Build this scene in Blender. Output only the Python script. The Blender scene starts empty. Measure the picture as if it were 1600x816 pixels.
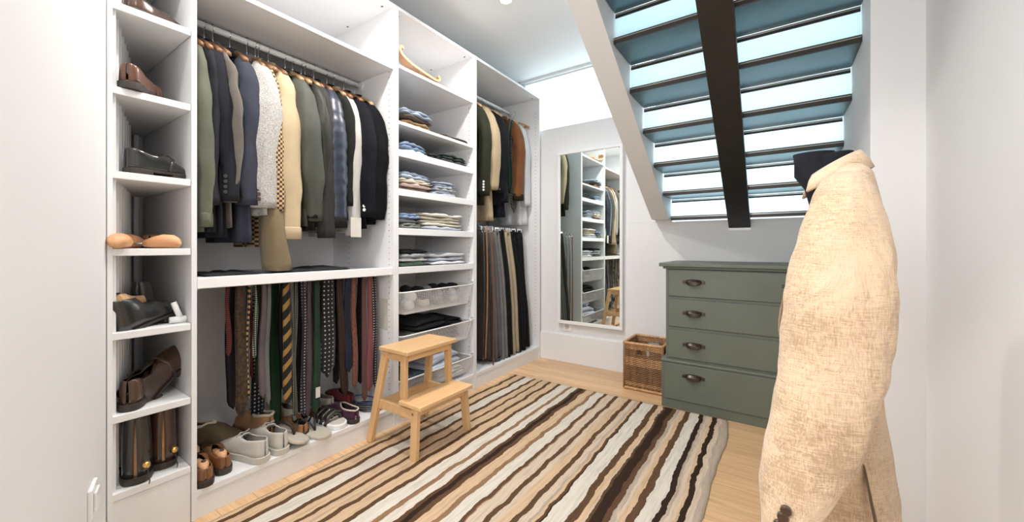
import bpy, math, random
from mathutils import Vector, Matrix, noise
random.seed(7)
PI = math.pi
S = bpy.context.scene
COL = S.collection

# ------------------------------------------------------------------ camera, world, lights, exposure
CAMH = 1.0021; TH = .6541; FPX = 628.0; CX = 728.45; CY = 386.64
cam = bpy.data.cameras.new('camera'); camo = bpy.data.objects.new('camera', cam); COL.objects.link(camo)
camo.location = (0, 0, CAMH); camo.rotation_euler = (PI/2, 0, TH)
cam.sensor_fit = 'HORIZONTAL'; cam.sensor_width = 36; cam.lens = 36*FPX/1600
cam.shift_x = (800-CX)/1600; cam.shift_y = (CY-408)/1600
cam.clip_start = .02
S.camera = camo
S.view_settings.view_transform = 'Standard'; S.view_settings.look = 'None'
S.view_settings.gamma = 1; S.view_settings.exposure = 0.0
S.view_settings.use_curve_mapping = False
w = bpy.data.worlds.new('world'); S.world = w; w.use_nodes = True
bg = w.node_tree.nodes['Background']; bg.inputs[0].default_value = (.93, .97, 1, 1); bg.inputs[1].default_value = 1.18

def lamp(kind, loc, target, energy, color=(1, 1, 1), size=.3, size_y=None, name='lamp_light', spot=None):
    l = bpy.data.lights.new(name, kind); o = bpy.data.objects.new(name, l); COL.objects.link(o)
    l.energy = energy; l.color = color
    if kind == 'AREA':
        l.size = size
        if size_y: l.shape = 'RECTANGLE'; l.size_y = size_y
    else: l.shadow_soft_size = size
    if kind == 'SPOT': l.spot_size = spot or 2.2; l.spot_blend = .7
    o.location = loc
    d = Vector(target)-Vector(loc); o.rotation_euler = d.to_track_quat('-Z', 'Y').to_euler()
    return o
# frontal fill lamp added just behind the camera, daylight over the glass stairs
lamp('AREA', (-.36, -.36, 1.35), (-1.2, 1.6, .9), 17, (1, .99, .975), .5, .5, 'frontal_fill_light')
lamp('AREA', (-.16, 4.5, 2.1), (-.16, 3.0, 1.4), 75, (.80, .95, 1), 1.2, 1.2, 'stairwell_daylight')
CEIL_LAMPS = [(-1.34, 2.16, 15), (-1.30, 1.25, 19), (-1.2, .35, 13), (-.35, 1.3, 10), (-.3, .2, 8)]

# ------------------------------------------------------------------ pixel helpers
cs, sn = math.cos(TH), math.sin(TH)
def ray(x, y):
    u = (x-CX)/FPX
    return (cs*u-sn, sn*u+cs, -(y-CY)/FPX)
def onZ(x, y, z): r = ray(x, y); t = (z-CAMH)/r[2]; return Vector((r[0]*t, r[1]*t, z))
def onY(x, y, Y): r = ray(x, y); t = Y/r[1]; return Vector((r[0]*t, Y, CAMH+r[2]*t))
def onX(x, y, X): r = ray(x, y); t = X/r[0]; return Vector((X, r[1]*t, CAMH+r[2]*t))

# ------------------------------------------------------------------ materials
def mk(name):
    m = bpy.data.materials.new(name); m.use_nodes = True
    nt = m.node_tree; b = nt.nodes['Principled BSDF']
    return m, nt, b
def N(nt, t, **kw):
    n = nt.nodes.new(t)
    for k, v in kw.items():
        if k in n.inputs.keys(): n.inputs[k].default_value = v
        else: setattr(n, k, v)
    return n
def ramp(nt, fac, stops):
    r = nt.nodes.new('ShaderNodeValToRGB'); e = r.color_ramp.elements
    while len(e) < len(stops): e.new(.5)
    for i, (p, c) in enumerate(stops): e[i].position = p; e[i].color = (c[0], c[1], c[2], 1)
    nt.links.new(fac, r.inputs[0]); return r
def coords(nt, scale=(1, 1, 1), rot=(0, 0, 0), kind='Object'):
    tc = nt.nodes.new('ShaderNodeTexCoord'); mp = nt.nodes.new('ShaderNodeMapping')
    mp.inputs['Scale'].default_value = scale; mp.inputs['Rotation'].default_value = rot
    nt.links.new(tc.outputs[kind], mp.inputs[0]); return mp.outputs[0]
def bumpit(nt, b, fac, strength=.2, dist=.002):
    bp = nt.nodes.new('ShaderNodeBump'); bp.inputs['Strength'].default_value = strength; bp.inputs['Distance'].default_value = dist
    nt.links.new(fac, bp.inputs['Height']); nt.links.new(bp.outputs[0], b.inputs['Normal'])
def lerp(c, k): return tuple(max(0, min(1, v*k)) for v in c)
def plain(name, col, rough=.5, metal=0, var=.06, scale=8, bump=0., bscale=60, coat=0, spec=.5, st=(1, 1, 1)):
    m, nt, b = mk(name)
    v = coords(nt, st)
    n = N(nt, 'ShaderNodeTexNoise', Scale=scale, Detail=4.0); nt.links.new(v, n.inputs['Vector'])
    r = ramp(nt, n.outputs[0], [(.3, lerp(col, 1-var)), (.7, lerp(col, 1+var))])
    nt.links.new(r.outputs[0], b.inputs['Base Color'])
    b.inputs['Roughness'].default_value = rough; b.inputs['Metallic'].default_value = metal
    b.inputs['Specular IOR Level'].default_value = spec
    if coat: b.inputs['Coat Weight'].default_value = coat; b.inputs['Coat Roughness'].default_value = .15
    if bump:
        n2 = N(nt, 'ShaderNodeTexNoise', Scale=bscale, Detail=3.0); nt.links.new(v, n2.inputs['Vector'])
        bumpit(nt, b, n2.outputs[0], bump)
    return m
def fabric(name, col, rough=.9, var=.16, sheen=.15, scale=9, weave=700):
    m, nt, b = mk(name)
    v = coords(nt)
    n = N(nt, 'ShaderNodeTexNoise', Scale=scale, Detail=6.0, Roughness=.65); nt.links.new(v, n.inputs['Vector'])
    r = ramp(nt, n.outputs[0], [(.3, lerp(col, 1-var)), (.7, lerp(col, 1+var))])
    nt.links.new(r.outputs[0], b.inputs['Base Color'])
    b.inputs['Roughness'].default_value = rough; b.inputs['Sheen Weight'].default_value = sheen*min(1, max(col)*3)
    b.inputs['Specular IOR Level'].default_value = .25 if rough < .8 else .12
    n2 = N(nt, 'ShaderNodeTexNoise', Scale=weave, Detail=2.0); nt.links.new(v, n2.inputs['Vector'])
    n3 = N(nt, 'ShaderNodeTexNoise', Scale=22.0, Detail=3.0); nt.links.new(v, n3.inputs['Vector'])
    ad = N(nt, 'ShaderNodeMath', operation='MULTIPLY_ADD'); nt.links.new(n2.outputs[0], ad.inputs[0]); ad.inputs[1].default_value = .15
    nt.links.new(n3.outputs[0], ad.inputs[2])
    bumpit(nt, b, ad.outputs[0], .35, .006)
    return m
def wood(name, c1, c2, axis='X', scale=3, rough=.42, ring=1.0, coat=0):
    m, nt, b = mk(name)
    st = {'X': (.6, 9, 9), 'Y': (9, .6, 9), 'Z': (9, 9, .6)}[axis]
    oi = nt.nodes.new('ShaderNodeObjectInfo'); tc = nt.nodes.new('ShaderNodeTexCoord')
    off = N(nt, 'ShaderNodeVectorMath', operation='SCALE'); cx = nt.nodes.new('ShaderNodeCombineXYZ')
    for i in range(3): nt.links.new(oi.outputs['Random'], cx.inputs[i])
    nt.links.new(cx.outputs[0], off.inputs[0]); off.inputs['Scale'].default_value = 37.0
    add = N(nt, 'ShaderNodeVectorMath', operation='ADD'); nt.links.new(tc.outputs['Object'], add.inputs[0]); nt.links.new(off.outputs[0], add.inputs[1])
    mp = nt.nodes.new('ShaderNodeMapping'); mp.inputs['Scale'].default_value = st; nt.links.new(add.outputs[0], mp.inputs[0])
    n = N(nt, 'ShaderNodeTexNoise', Scale=float(scale), Detail=6.0, Roughness=.6, Distortion=ring); nt.links.new(mp.outputs[0], n.inputs['Vector'])
    r = ramp(nt, n.outputs[0], [(.28, c1), (.5, tuple((a+b2)/2 for a, b2 in zip(c1, c2))), (.72, c2)])
    hs = nt.nodes.new('ShaderNodeHueSaturation'); nt.links.new(r.outputs[0], hs.inputs['Color'])
    mr = N(nt, 'ShaderNodeMapRange'); nt.links.new(oi.outputs['Random'], mr.inputs[0]); mr.inputs[3].default_value = .9; mr.inputs[4].default_value = 1.08
    nt.links.new(mr.outputs[0], hs.inputs['Value']); nt.links.new(hs.outputs[0], b.inputs['Base Color'])
    b.inputs['Roughness'].default_value = rough
    if coat: b.inputs['Coat Weight'].default_value = coat
    bumpit(nt, b, n.outputs[0], .08)
    return m
def pattern(name, kind, c1, c2, s=40, rot=0, width=.5, rough=.7, c3=None):
    """kind: stripe (bands), dots, check, specks"""
    m, nt, b = mk(name)
    v = coords(nt, (0 if kind in ('stripe', 'dots', 'check') else 1, 1, 1), (rot, 0, 0))
    if kind == 'stripe':
        n = N(nt, 'ShaderNodeTexWave', Scale=float(s), Distortion=.3); n.bands_direction = 'Z'; nt.links.new(v, n.inputs['Vector'])
        r = ramp(nt, n.outputs[1], [(width-.03, c1), (width+.03, c2)])
        out = r.outputs[0]
    elif kind == 'dots':
        n = N(nt, 'ShaderNodeTexVoronoi', Scale=float(s)); n.inputs['Randomness'].default_value = 0.0
        nt.links.new(v, n.inputs['Vector']); r = ramp(nt, n.outputs['Distance'], [(width-.04, c2), (width+.04, c1)]); out = r.outputs[0]
    elif kind == 'check':
        n = N(nt, 'ShaderNodeTexChecker', Scale=float(s)); n.inputs[1].default_value = (*c1, 1); n.inputs[2].default_value = (*c2, 1)
        nt.links.new(v, n.inputs['Vector']); out = n.outputs[0]
    else:
        n = N(nt, 'ShaderNodeTexVoronoi', Scale=float(s)); nt.links.new(v, n.inputs['Vector'])
        n2 = N(nt, 'ShaderNodeTexNoise', Scale=float(s)*1.7, Detail=3.0, Roughness=.8); nt.links.new(v, n2.inputs['Vector'])
        r = ramp(nt, n2.outputs[0], [(.4, c1), (.5, c3 or c1), (.6, c2)]); out = r.outputs[0]
    nt.links.new(out, b.inputs['Base Color']); b.inputs['Roughness'].default_value = rough
    b.inputs['Specular IOR Level'].default_value = .3; b.inputs['Sheen Weight'].default_value = .1
    nb = N(nt, 'ShaderNodeTexNoise', Scale=500.0); nt.links.new(coords(nt), nb.inputs['Vector']); bumpit(nt, b, nb.outputs[0], .2)
    return m

M = {}
M['wall'] = plain('wall_paint', (.80, .80, .81), .75, var=.012, scale=2.5, bump=.08, bscale=35)
M['ceil'] = plain('ceiling_paint', (.80, .81, .815), .8, var=.01, scale=2)
M['beam'] = plain('beam_paint', (.80, .79, .78), .6, var=.015, scale=3)
M['lam'] = plain('white_laminate', (.80, .80, .81), .38, var=.015, scale=5, bump=.02, bscale=150)
M['wpaint'] = plain('white_painted_wood', (.80, .80, .80), .5, var=.03, scale=12, bump=.12, bscale=40, st=(1, 1, .3))
M['wmetal'] = plain('white_metal', (.85, .85, .85), .3, var=.01)
M['hole'] = plain('dark_hole', (.12, .12, .12), .8)
M['chrome'] = plain('chrome', (.75, .76, .78), .14, 1.0, var=.02)
M['dmetal'] = plain('dark_bronze', (.09, .075, .065), .32, .9, var=.1)
M['steel'] = plain('dark_steel', (.032, .027, .023), .38, .2, var=.12, scale=14, bump=.03)
M['tread'] = plain('painted_steel_tread', (.060, .115, .14), .30, .35, var=.15, scale=5)
M['trim'] = plain('tread_edge_strip', (.42, .40, .36), .3, .7)
M['green'] = plain('green_paint', (.125, .145, .112), .42, var=.05, scale=6, bump=.05, bscale=25)
M['oak'] = wood('oak_floor', (.58, .34, .165), (.80, .545, .315), 'X', 3.2, .33, 1.6)
M['birch'] = wood('birch_wood', (.66, .40, .185), (.76, .49, .25), 'Z', 2.5, .4, .6)
M['birchy'] = wood('birch_wood_flat', (.66, .40, .185), (.77, .50, .26), 'Y', 2.5, .4, .6)
M['hang'] = wood('hanger_wood', (.17, .075, .03), (.30, .145, .06), 'X', 4, .4, .5)
M['hangl'] = wood('light_hanger_wood', (.38, .22, .10), (.52, .32, .16), 'X', 4, .4, .5)
M['cedar'] = wood('cedar_shoe_tree', (.55, .26, .12), (.74, .42, .22), 'Y', 4, .45, .5)
M['brownl'] = plain('brown_leather', (.10, .038, .018), .25, var=.35, scale=10, coat=.5, bump=.08, bscale=60)
M['cognac'] = plain('cognac_leather', (.19, .080, .034), .25, var=.18, scale=8, coat=.4)
M['tanl'] = plain('tan_leather', (.30, .135, .055), .35, var=.2, scale=12, bump=.1)
M['blackl'] = plain('black_leather', (.018, .017, .015), .22, var=.3, scale=10, coat=.6, bump=.06)
M['dbrownl'] = plain('dark_brown_leather', (.055, .027, .016), .25, var=.4, scale=10, coat=.5, bump=.06)
M['suede'] = fabric('olive_suede', (.13, .095, .055), .95, .25)
M['purple'] = fabric('purple_velvet', (.065, .015, .045), .6, .4, .6)
M['canvas'] = fabric('off_white_canvas', (.60, .57, .52), .9, .07)
M['rubber'] = plain('off_white_rubber', (.55, .52, .46), .6)
M['rubberb'] = plain('black_rubber', (.02, .02, .02), .6)
M['soled'] = plain('dark_sole', (.035, .025, .02), .5)
M['fleece'] = fabric('cream_fleece', (.60, .53, .43), 1, .15)
M['foam'] = plain('foam_tan', (.50, .45, .38), .7)
M['dark_in'] = plain('dark_lining', (.05, .045, .04), .8)
M['brass'] = plain('brass', (.75, .48, .16), .22, .9)
M['linen'] = None

def linen():   # woven linen with soft creases
    m, nt, b = mk('beige_linen')
    v1 = coords(nt, (60, 60, 9)); v2 = coords(nt, (9, 9, 110)); v3 = coords(nt)
    a = N(nt, 'ShaderNodeTexNoise', Scale=9.0, Detail=3.0); nt.links.new(v1, a.inputs['Vector'])
    c = N(nt, 'ShaderNodeTexNoise', Scale=6.0, Detail=3.0); nt.links.new(v2, c.inputs['Vector'])
    d = N(nt, 'ShaderNodeTexNoise', Scale=7.0, Detail=4.0, Roughness=.6); nt.links.new(v3, d.inputs['Vector'])
    mu = N(nt, 'ShaderNodeMath', operation='ADD'); nt.links.new(a.outputs[0], mu.inputs[0]); nt.links.new(c.outputs[0], mu.inputs[1])
    mu2 = N(nt, 'ShaderNodeMath', operation='MULTIPLY_ADD'); nt.links.new(mu.outputs[0], mu2.inputs[0]); mu2.inputs[1].default_value = .5; nt.links.new(d.outputs[0], mu2.inputs[2])
    mr = N(nt, 'ShaderNodeMapRange'); nt.links.new(mu2.outputs[0], mr.inputs[0]); mr.inputs[1].default_value = .72; mr.inputs[2].default_value = 1.24
    r = ramp(nt, mr.outputs[0], [(.20, (.42, .29, .18)), (.40, (.55, .395, .26)), (.68, (.66, .50, .345))])
    nt.links.new(r.outputs[0], b.inputs['Base Color']); b.inputs['Roughness'].default_value = .85; b.inputs['Sheen Weight'].default_value = .2
    b.inputs['Specular IOR Level'].default_value = .25
    wv = N(nt, 'ShaderNodeTexNoise', Scale=11.0, Detail=5.0, Roughness=.55, Distortion=1.4); nt.links.new(v3, wv.inputs['Vector'])
    b1 = nt.nodes.new('ShaderNodeBump'); b1.inputs['Strength'].default_value = .55; b1.inputs['Distance'].default_value = .02; nt.links.new(wv.outputs[0], b1.inputs['Height'])
    b2 = nt.nodes.new('ShaderNodeBump'); b2.inputs['Strength'].default_value = .35; b2.inputs['Distance'].default_value = .003; nt.links.new(mu.outputs[0], b2.inputs['Height'])
    nt.links.new(b1.outputs[0], b2.inputs['Normal']); nt.links.new(b2.outputs[0], b.inputs['Normal'])
    return m
M['linen'] = linen()

def frosted(name, tint, emit=0):
    m, nt, b = mk(name)
    out = nt.nodes['Material Output']
    tr = N(nt, 'ShaderNodeBsdfTranslucent'); tr.inputs[0].default_value = (*tint, 1)
    gl = N(nt, 'ShaderNodeBsdfGlossy'); gl.inputs['Roughness'].default_value = .3
    df = N(nt, 'ShaderNodeBsdfDiffuse'); df.inputs[0].default_value = (*lerp(tint, .9), 1)
    m1 = nt.nodes.new('ShaderNodeMixShader'); m1.inputs[0].default_value = .15
    m2 = nt.nodes.new('ShaderNodeMixShader'); m2.inputs[0].default_value = .08
    nt.links.new(tr.outputs[0], m1.inputs[1]); nt.links.new(df.outputs[0], m1.inputs[2])
    nt.links.new(m1.outputs[0], m2.inputs[1]); nt.links.new(gl.outputs[0], m2.inputs[2])
    last = m2.outputs[0]
    if emit:
        e = N(nt, 'ShaderNodeEmission'); e.inputs[0].default_value = (*tint, 1); e.inputs[1].default_value = emit
        ad = nt.nodes.new('ShaderNodeAddShader'); nt.links.new(last, ad.inputs[0]); nt.links.new(e.outputs[0], ad.inputs[1]); last = ad.outputs[0]
    nt.links.new(last, out.inputs[0]); nt.nodes.remove(b)
    return m
M['riser'] = frosted('frosted_riser_glass', (.84, .96, 1.0))
M['wpane'] = frosted('frosted_window_glass', (.90, .98, 1.0), .62)
m, nt, b = mk('mirror_glass'); b.inputs['Metallic'].default_value = 1; b.inputs['Roughness'].default_value = .01
b.inputs['Base Color'].default_value = (.86, .93, .90, 1); M['mirror'] = m
m, nt, b = mk('lamp_glow'); b.inputs['Emission Color'].default_value = (1, .97, .9, 1); b.inputs['Emission Strength'].default_value = 12; M['glow'] = m

# ------------------------------------------------------------------ geometry builder
class G:
    def __init__(s): s.v = []; s.f = []
    def add(s, vs, fs):
        o = len(s.v); s.v += [tuple(p) for p in vs]; s.f += [tuple(i+o for i in f) for f in fs]; return s
    def box(s, x0, x1, y0, y1, z0, z1):
        return s.add([(x0, y0, z0), (x1, y0, z0), (x1, y1, z0), (x0, y1, z0), (x0, y0, z1), (x1, y0, z1), (x1, y1, z1), (x0, y1, z1)],
                     [(0, 3, 2, 1), (4, 5, 6, 7), (0, 1, 5, 4), (1, 2, 6, 5), (2, 3, 7, 6), (3, 0, 4, 7)])
    def hexa(s, b4, t4):
        return s.add(list(b4)+list(t4), [(0, 3, 2, 1), (4, 5, 6, 7), (0, 1, 5, 4), (1, 2, 6, 5), (2, 3, 7, 6), (3, 0, 4, 7)])
    def beam(s, p, q, wx, wy, up=(0, 0, 1)):      # square bar from p to q, section axis aligned
        p = Vector(p); q = Vector(q); a = wx/2; c = wy/2
        offs = [(-a, -c), (a, -c), (a, c), (-a, c)]
        return s.hexa([(p.x+i, p.y+j, p.z) for i, j in offs], [(q.x+i, q.y+j, q.z) for i, j in offs])
    def loft(s, rings, closed=True, cap=True):
        n = len(rings[0]); o = len(s.v)
        for r in rings: s.v += [tuple(p) for p in r]
        for i in range(len(rings)-1):
            for j in range(n if closed else n-1):
                k = (j+1) % n
                s.f.append((o+i*n+j, o+i*n+k, o+(i+1)*n+k, o+(i+1)*n+j))
        if cap and closed:
            s.f.append(tuple(o+j for j in reversed(range(n)))); s.f.append(tuple(o+(len(rings)-1)*n+j for j in range(n)))
        return s
    def tube(s, pts, r, n=6, cap=True):
        pts = [Vector(p) for p in pts]; rings = []; up = Vector((0, 0, 1)); prev = None
        for i, p in enumerate(pts):
            t = (pts[min(i+1, len(pts)-1)]-pts[max(i-1, 0)])
            if t.length < 1e-9: t = Vector((0, 0, 1))
            t.normalize()
            if prev is None:
                a = t.orthogonal().normalized()
            else:
                a = (prev-t*prev.dot(t))
                a = a.normalized() if a.length > 1e-6 else t.orthogonal().normalized()
            prev = a; c = t.cross(a); rr = r[i] if isinstance(r, (list, tuple)) else r
            rings.append([p+a*rr*math.cos(2*PI*k/n)+c*rr*math.sin(2*PI*k/n) for k in range(n)])
        return s.loft(rings, True, cap)
    def disc(s, c, r, h, axis='Z', n=16):
        e = {'X': Vector((1, 0, 0)), 'Y': Vector((0, 1, 0)), 'Z': Vector((0, 0, 1))}[axis]
        return s.tube([Vector(c), Vector(c)+e*h], r, n)
    def xf(s, mat):
        s.v = [tuple(mat @ Vector(p)) for p in s.v]; return s
def obj(name, g, mat, parent=None, bevel=0, smooth=False, seg=2, sub=0, solid=0, loc=None):
    me = bpy.data.meshes.new(name); me.from_pydata(g.v, [], g.f); me.update()
    if mat: me.materials.append(mat)
    o = bpy.data.objects.new(name, me); COL.objects.link(o)
    if parent: o.parent = parent
    if loc is not None: o.location = loc
    if smooth or sub: me.shade_smooth()
    if solid: md = o.modifiers.new('solid', 'SOLIDIFY'); md.thickness = solid; md.offset = -1
    if bevel: md = o.modifiers.new('bevel', 'BEVEL'); md.width = bevel; md.segments = seg; md.limit_method = 'ANGLE'
    if sub: md = o.modifiers.new('sub', 'SUBSURF'); md.levels = sub; md.render_levels = sub
    return o
def thing(name, label, cat, loc=(0, 0, 0), rz=0, group=None):
    o = bpy.data.objects.new(name, None); COL.objects.link(o); o.location = loc; o.rotation_euler = (0, 0, rz)
    o.empty_display_size = .05; o['label'] = label; o['category'] = cat
    if group: o['group'] = group
    return o
def tag(o, label, cat, group=None):
    o['label'] = label; o['category'] = cat
    if group: o['group'] = group
    return o
def struct(name, g, mat, parent=None, **k):
    o = obj(name, g, mat, parent, **k)
    if not parent: o['kind'] = 'structure'
    return o
def stuff(o): o['kind'] = 'stuff'; return o

# ------------------------------------------------------------------ room shell
XF = -1.6855                     # front plane of the wardrobes
Y0, Y1, Y2, Y3 = .553, 1.553, 2.303, 3.303
HT = 2.364; CZ = 2.56; XB = -2.262
# floor base with planks
fl = struct('floor', G().box(-2.45, .75, -2.2, 3.5, -.06, -.012), M['soled'])
ry = -2.2; row = 0
while ry < 3.42:
    wd = .135
    x = -2.45 - (row*.83 % 1.3)
    while x < .75:
        L = 1.55+.35*((row*7+int(x*10)) % 3)
        a, c = max(x, -2.45), min(x+L, .75)
        if c-a > .03: obj('plank', G().box(a-(a+c)/2, (c-a)/2, -wd/2+.0006, wd/2-.0006, -.012, 0), M['oak'], fl, loc=((a+c)/2, ry+wd/2, 0))
        x += L
    ry += wd; row += 1
# back wall: plinth, panel under the window, panel under the stairs
g = G()
g.box(-2.4, -.93, 3.335, 3.45, 0, 2.07).box(-2.4, -.93, 3.31, 3.336, 0, .238)
g.box(-.931, .30, 3.31, 3.45, 0, 1.192)
g.box(-.931, -.605, 3.31, 3.45, 1.192, 2.07).box(-.725, -.605, 3.33, 3.45, 2.07, 2.7)
g.box(-2.4, -1.86, 3.335, 3.45, 2.07, 2.7).box(-1.86, -.725, 3.335, 3.45, 2.54, 2.7)
struct('wall_back', g, M['wall'], bevel=.002)
# frosted window above it
wn = struct('window_1', G().box(-1.86, -.725, 3.37, 3.378, 2.07, 2.54), M['wpane'])
g = G().box(-1.86, -.725, 3.345, 3.368, 2.525, 2.54).box(-1.86, -.725, 3.345, 3.385, 2.066, 2.074)
obj('window_frame', g, M['wmetal'], wn, bevel=.001)
# side walls
struct('wall_closet', G().box(-2.45, -2.30, .3, 3.45, 0, 2.7), M['wall'])
A0 = Vector((-2.262, .504, 0)); AD = Vector((.5745, -.187, 0)).normalized(); AN = Vector((AD.y, -AD.x, 0))
p1 = A0-AD*.10; p2 = A0+AD*1.56
g = G().hexa([p1, p1+AN*.12, p2+AN*.12, p2], [q+Vector((0, 0, 2.7)) for q in (p1, p1+AN*.12, p2+AN*.12, p2)])
struct('wall_left', g, M['wall'])
struct('wall_right', G().box(.41, .53, -2.0, 2.05, 0, 2.7), M['wall'])
struct('wall_pier', G().box(.275, .75, 2.04, 3.45, 0, 3.6), M['wall'], bevel=.002)
# ceiling with the stair opening
g = G().box(-2.45, -.725, -2.0, 3.45, CZ, CZ+.14).box(-.725, .53, -2.0, .87, CZ, CZ+.14)
struct('ceiling', g, M['ceil'])
struct('ceiling', G().box(-.9, .5, .3, 2.75, 2.95, 3.05), M['ceil'])  # unseen slab added to shade the upper glass risers
struct('trim_1', G().box(-1.9, -.725, 3.318, 3.34, 2.538, CZ), M['wall'])
# low baseboard under the light switch
b1 = A0+AD*.62; b2 = A0+AD*1.55
IN = -AN
g = G().hexa([b1, b2, b2+IN*.012, b1+IN*.012], [q+Vector((0, 0, .11)) for q in (b1, b2, b2+IN*.012, b1+IN*.012)])
struct('baseboard_left', g, M['wpaint'], bevel=.002)

# ------------------------------------------------------------------ staircase overhead
RY0, DY, DZ = 3.281, .2655, .1525
def nose(y): return 1.201+.5744*(RY0-y)
st = thing('staircase', 'open underside of staircase with dark steel treads and glowing frosted glass risers', 'staircase', (0, 0, 0))
for k in range(10):
    y = RY0-k*DY; z = 1.201+k*DZ
    if y < .85: break
    y1 = RY0-(k-1)*DY if k else 3.33
    obj('tread', G().box(-.604, .274, y-.012, y1-.0, z, z+.024), M['tread'], st, bevel=.002)
    obj('nosing', G().box(-.604, .274, y-.018, y-.008, z+.001, z+.030), M['steel'], st, bevel=.0015)
    obj('riser', G().box(-.602, .272, y+.004, y+.014, z+.024, z+DZ), M['riser'], st)
    obj('edge_strip', G().box(-.602, .272, y-.001, y+.003, z+DZ-.011, z+DZ-.003), M['trim'], st)
    obj('riser_shadow_strip', G().box(-.602, .272, y-.001, y+.003, z+DZ-.024, z+DZ-.012), M['steel'], st)  # dark strip drawn in for the shadow below the edge strip
    obj('edge_strip', G().box(-.602, .272, y-.0205, y-.018, z+.019, z+.023), M['trim'], st)
# central flat steel stringer
def sloped(x0, x1, ya, yb, dlo, dhi, zcut=None):
    g = G(); pts = []
    za0, zb0 = nose(ya), nose(yb)
    if zcut is None:
        return g.hexa([(x0, yb, zb0+dlo), (x1, yb, zb0+dlo), (x1, ya, za0+dlo), (x0, ya, za0+dlo)],
                      [(x0, yb, zb0+dhi), (x1, yb, zb0+dhi), (x1, ya, za0+dhi), (x0, ya, za0+dhi)])
    # lower end cut level at zcut
    yc = RY0-(zcut-dlo-1.201)/.5744
    prof = [(yb, zb0+dlo), (yc, zcut), (ya, zcut), (ya, za0+dhi), (yb, zb0+dhi)]
    n = len(prof)
    g.add([(x0, a, c) for a, c in prof]+[(x1, a, c) for a, c in prof],
          [tuple(range(n)), tuple(reversed(range(n, 2*n)))]+[(i, n+i, n+(i+1) % n, (i+1) % n) for i in range(n)])
    return g
obj('stringer', sloped(-.250, -.127, 3.31, .88, -.052, -.003), M['steel'], st, bevel=.002)
obj('stringer_foot', G().box(-.252, -.125, 3.300, 3.309, 1.118, 1.135), M['wmetal'], st)
obj('side_stringer', sloped(-.722, -.607, 3.309, .88, -.042, .26, 1.208), M['beam'], st, bevel=.002)

# ------------------------------------------------------------------ wardrobe frames
def pin_holes(par, x_in, face, cols, z0=.2, z1=2.2, skip=()):
    g = G()
    for X in cols:
        z = z0
        while z < z1:
            g.disc((X, x_in if face > 0 else x_in-.0008, z), .0032, .0008, 'Y', 6); z += .032
    o = obj('pin_holes', g, M['hole'], par); stuff(o)
def frame(ya, yb, label, loc_cat='wardrobe'):
    t = thing('wardrobe', label, loc_cat, (XF, (ya+yb)/2, 0))
    ox, oy = XF, (ya+yb)/2
    def B(name, x0, x1, y0, y1, z0, z1, mat=M['lam'], bv=.001):
        return obj(name, G().box(x0-ox, x1-ox, y0-oy, y1-oy, z0, z1), mat, t, bevel=bv)
    B('side_panel', XB, XF, ya+.0005, ya+.018, 0, HT); B('side_panel', XB, XF, yb-.018, yb-.0005, 0, HT)
    B('top_panel', XB, XF-.001, ya+.018, yb-.018, HT-.018, HT)
    B('back_panel', XB-.005, XB+.003, ya+.005, yb-.005, .02, HT-.005)
    B('bottom_panel', XB, XF-.001, ya+.018, yb-.018, .082, .105)
    B('plinth', XF-.022, XF-.004, ya+.018, yb-.018, 0, .081)
    g = G()
    for X in (XF-.04, XB+.17):
        z = .2
        while z < 2.24:
            g.disc((X-ox, yb-.0192-oy, z), .003, .0014, 'Y', 6); z += .032
    stuff(obj('pin_holes', g, M['hole'], t))
    g = G()
    for X, y in ((XF-.05, ya+.06), (XF-.05, yb-.06), (XB+.2, yb-.05)):
        g.disc((X-ox, y-oy, HT-.0192), .007, .0014, 'Z', 10)
    obj('cam_fittings', g, M['hole'], t)
    return t, B
def rail(t, B, ya, yb, X, z, r, mat, name='clothes_rail'):
    ox, oy = t.location.x, t.location.y
    obj(name, G().tube([(X-ox, ya+.022-oy, z), (X-ox, yb-.022-oy, z)], r, 14), mat, t, smooth=True)
    for y in (ya+.019, yb-.027):
        obj('rail_bracket', G().disc((X-ox, y-oy, z), r+.011, .008, 'Y', 16), M['wmetal'], t, bevel=.001)
XR = -1.97
t1, B1 = frame(Y0, Y1, 'white open wardrobe unit nearest the camera with jackets above and ties below')
B1('shelf', XB+.004, XF-.003, Y0+.0185, Y1-.0185, 1.997, 2.015)
rail(t1, B1, Y0, Y1, XR, 1.968, .014, M['wmetal'])
B1('pull_out_tray', XB+.03, XF-.004, Y0+.02, Y1-.02, .874, .884)
B1('tray_front', XF-.022, XF-.003, Y0+.02, Y1-.02, .848, .890, M['wmetal'], .003)
B1('tray_runner', XB+.05, XF-.02, Y0+.0185, Y0+.03, .842, .862, M['wmetal'])
B1('tray_runner', XB+.05, XF-.02, Y1-.03, Y1-.0185, .842, .862, M['wmetal'])
for xx in (-1.76, -1.85, -1.94): rail(t1, B1, Y0+.01, Y1-.01, xx, .856, .004, M['chrome'], 'tie_bar')
t2, B2 = frame(Y1, Y2, 'white open wardrobe unit in the middle with folded clothes on shelves and wire baskets')
for z in (2.04, 1.721): B2('shelf', XB+.004, XF-.003, Y1+.0185, Y2-.0185, z-.018, z)
for z in (1.560, 1.337, 1.113, .890):
    B2('shelf', XB+.02, XF-.012, Y1+.0195, Y2-.0195, z-.030, z-.004)
    B2('shelf_front', XF-.012, XF-.001, Y1+.0195, Y2-.0195, z-.040, z, M['lam'], .002)
t3, B3 = frame(Y2, Y3, 'white open wardrobe unit beside the back wall with a few jackets and hanging trousers')
rail(t3, B3, Y2, Y3, XR, 2.255, .013, M['wmetal'])
rail(t3, B3, Y2, Y3, XR+.055, 1.172, .011, M['chrome'], 'trouser_rail')

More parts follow.
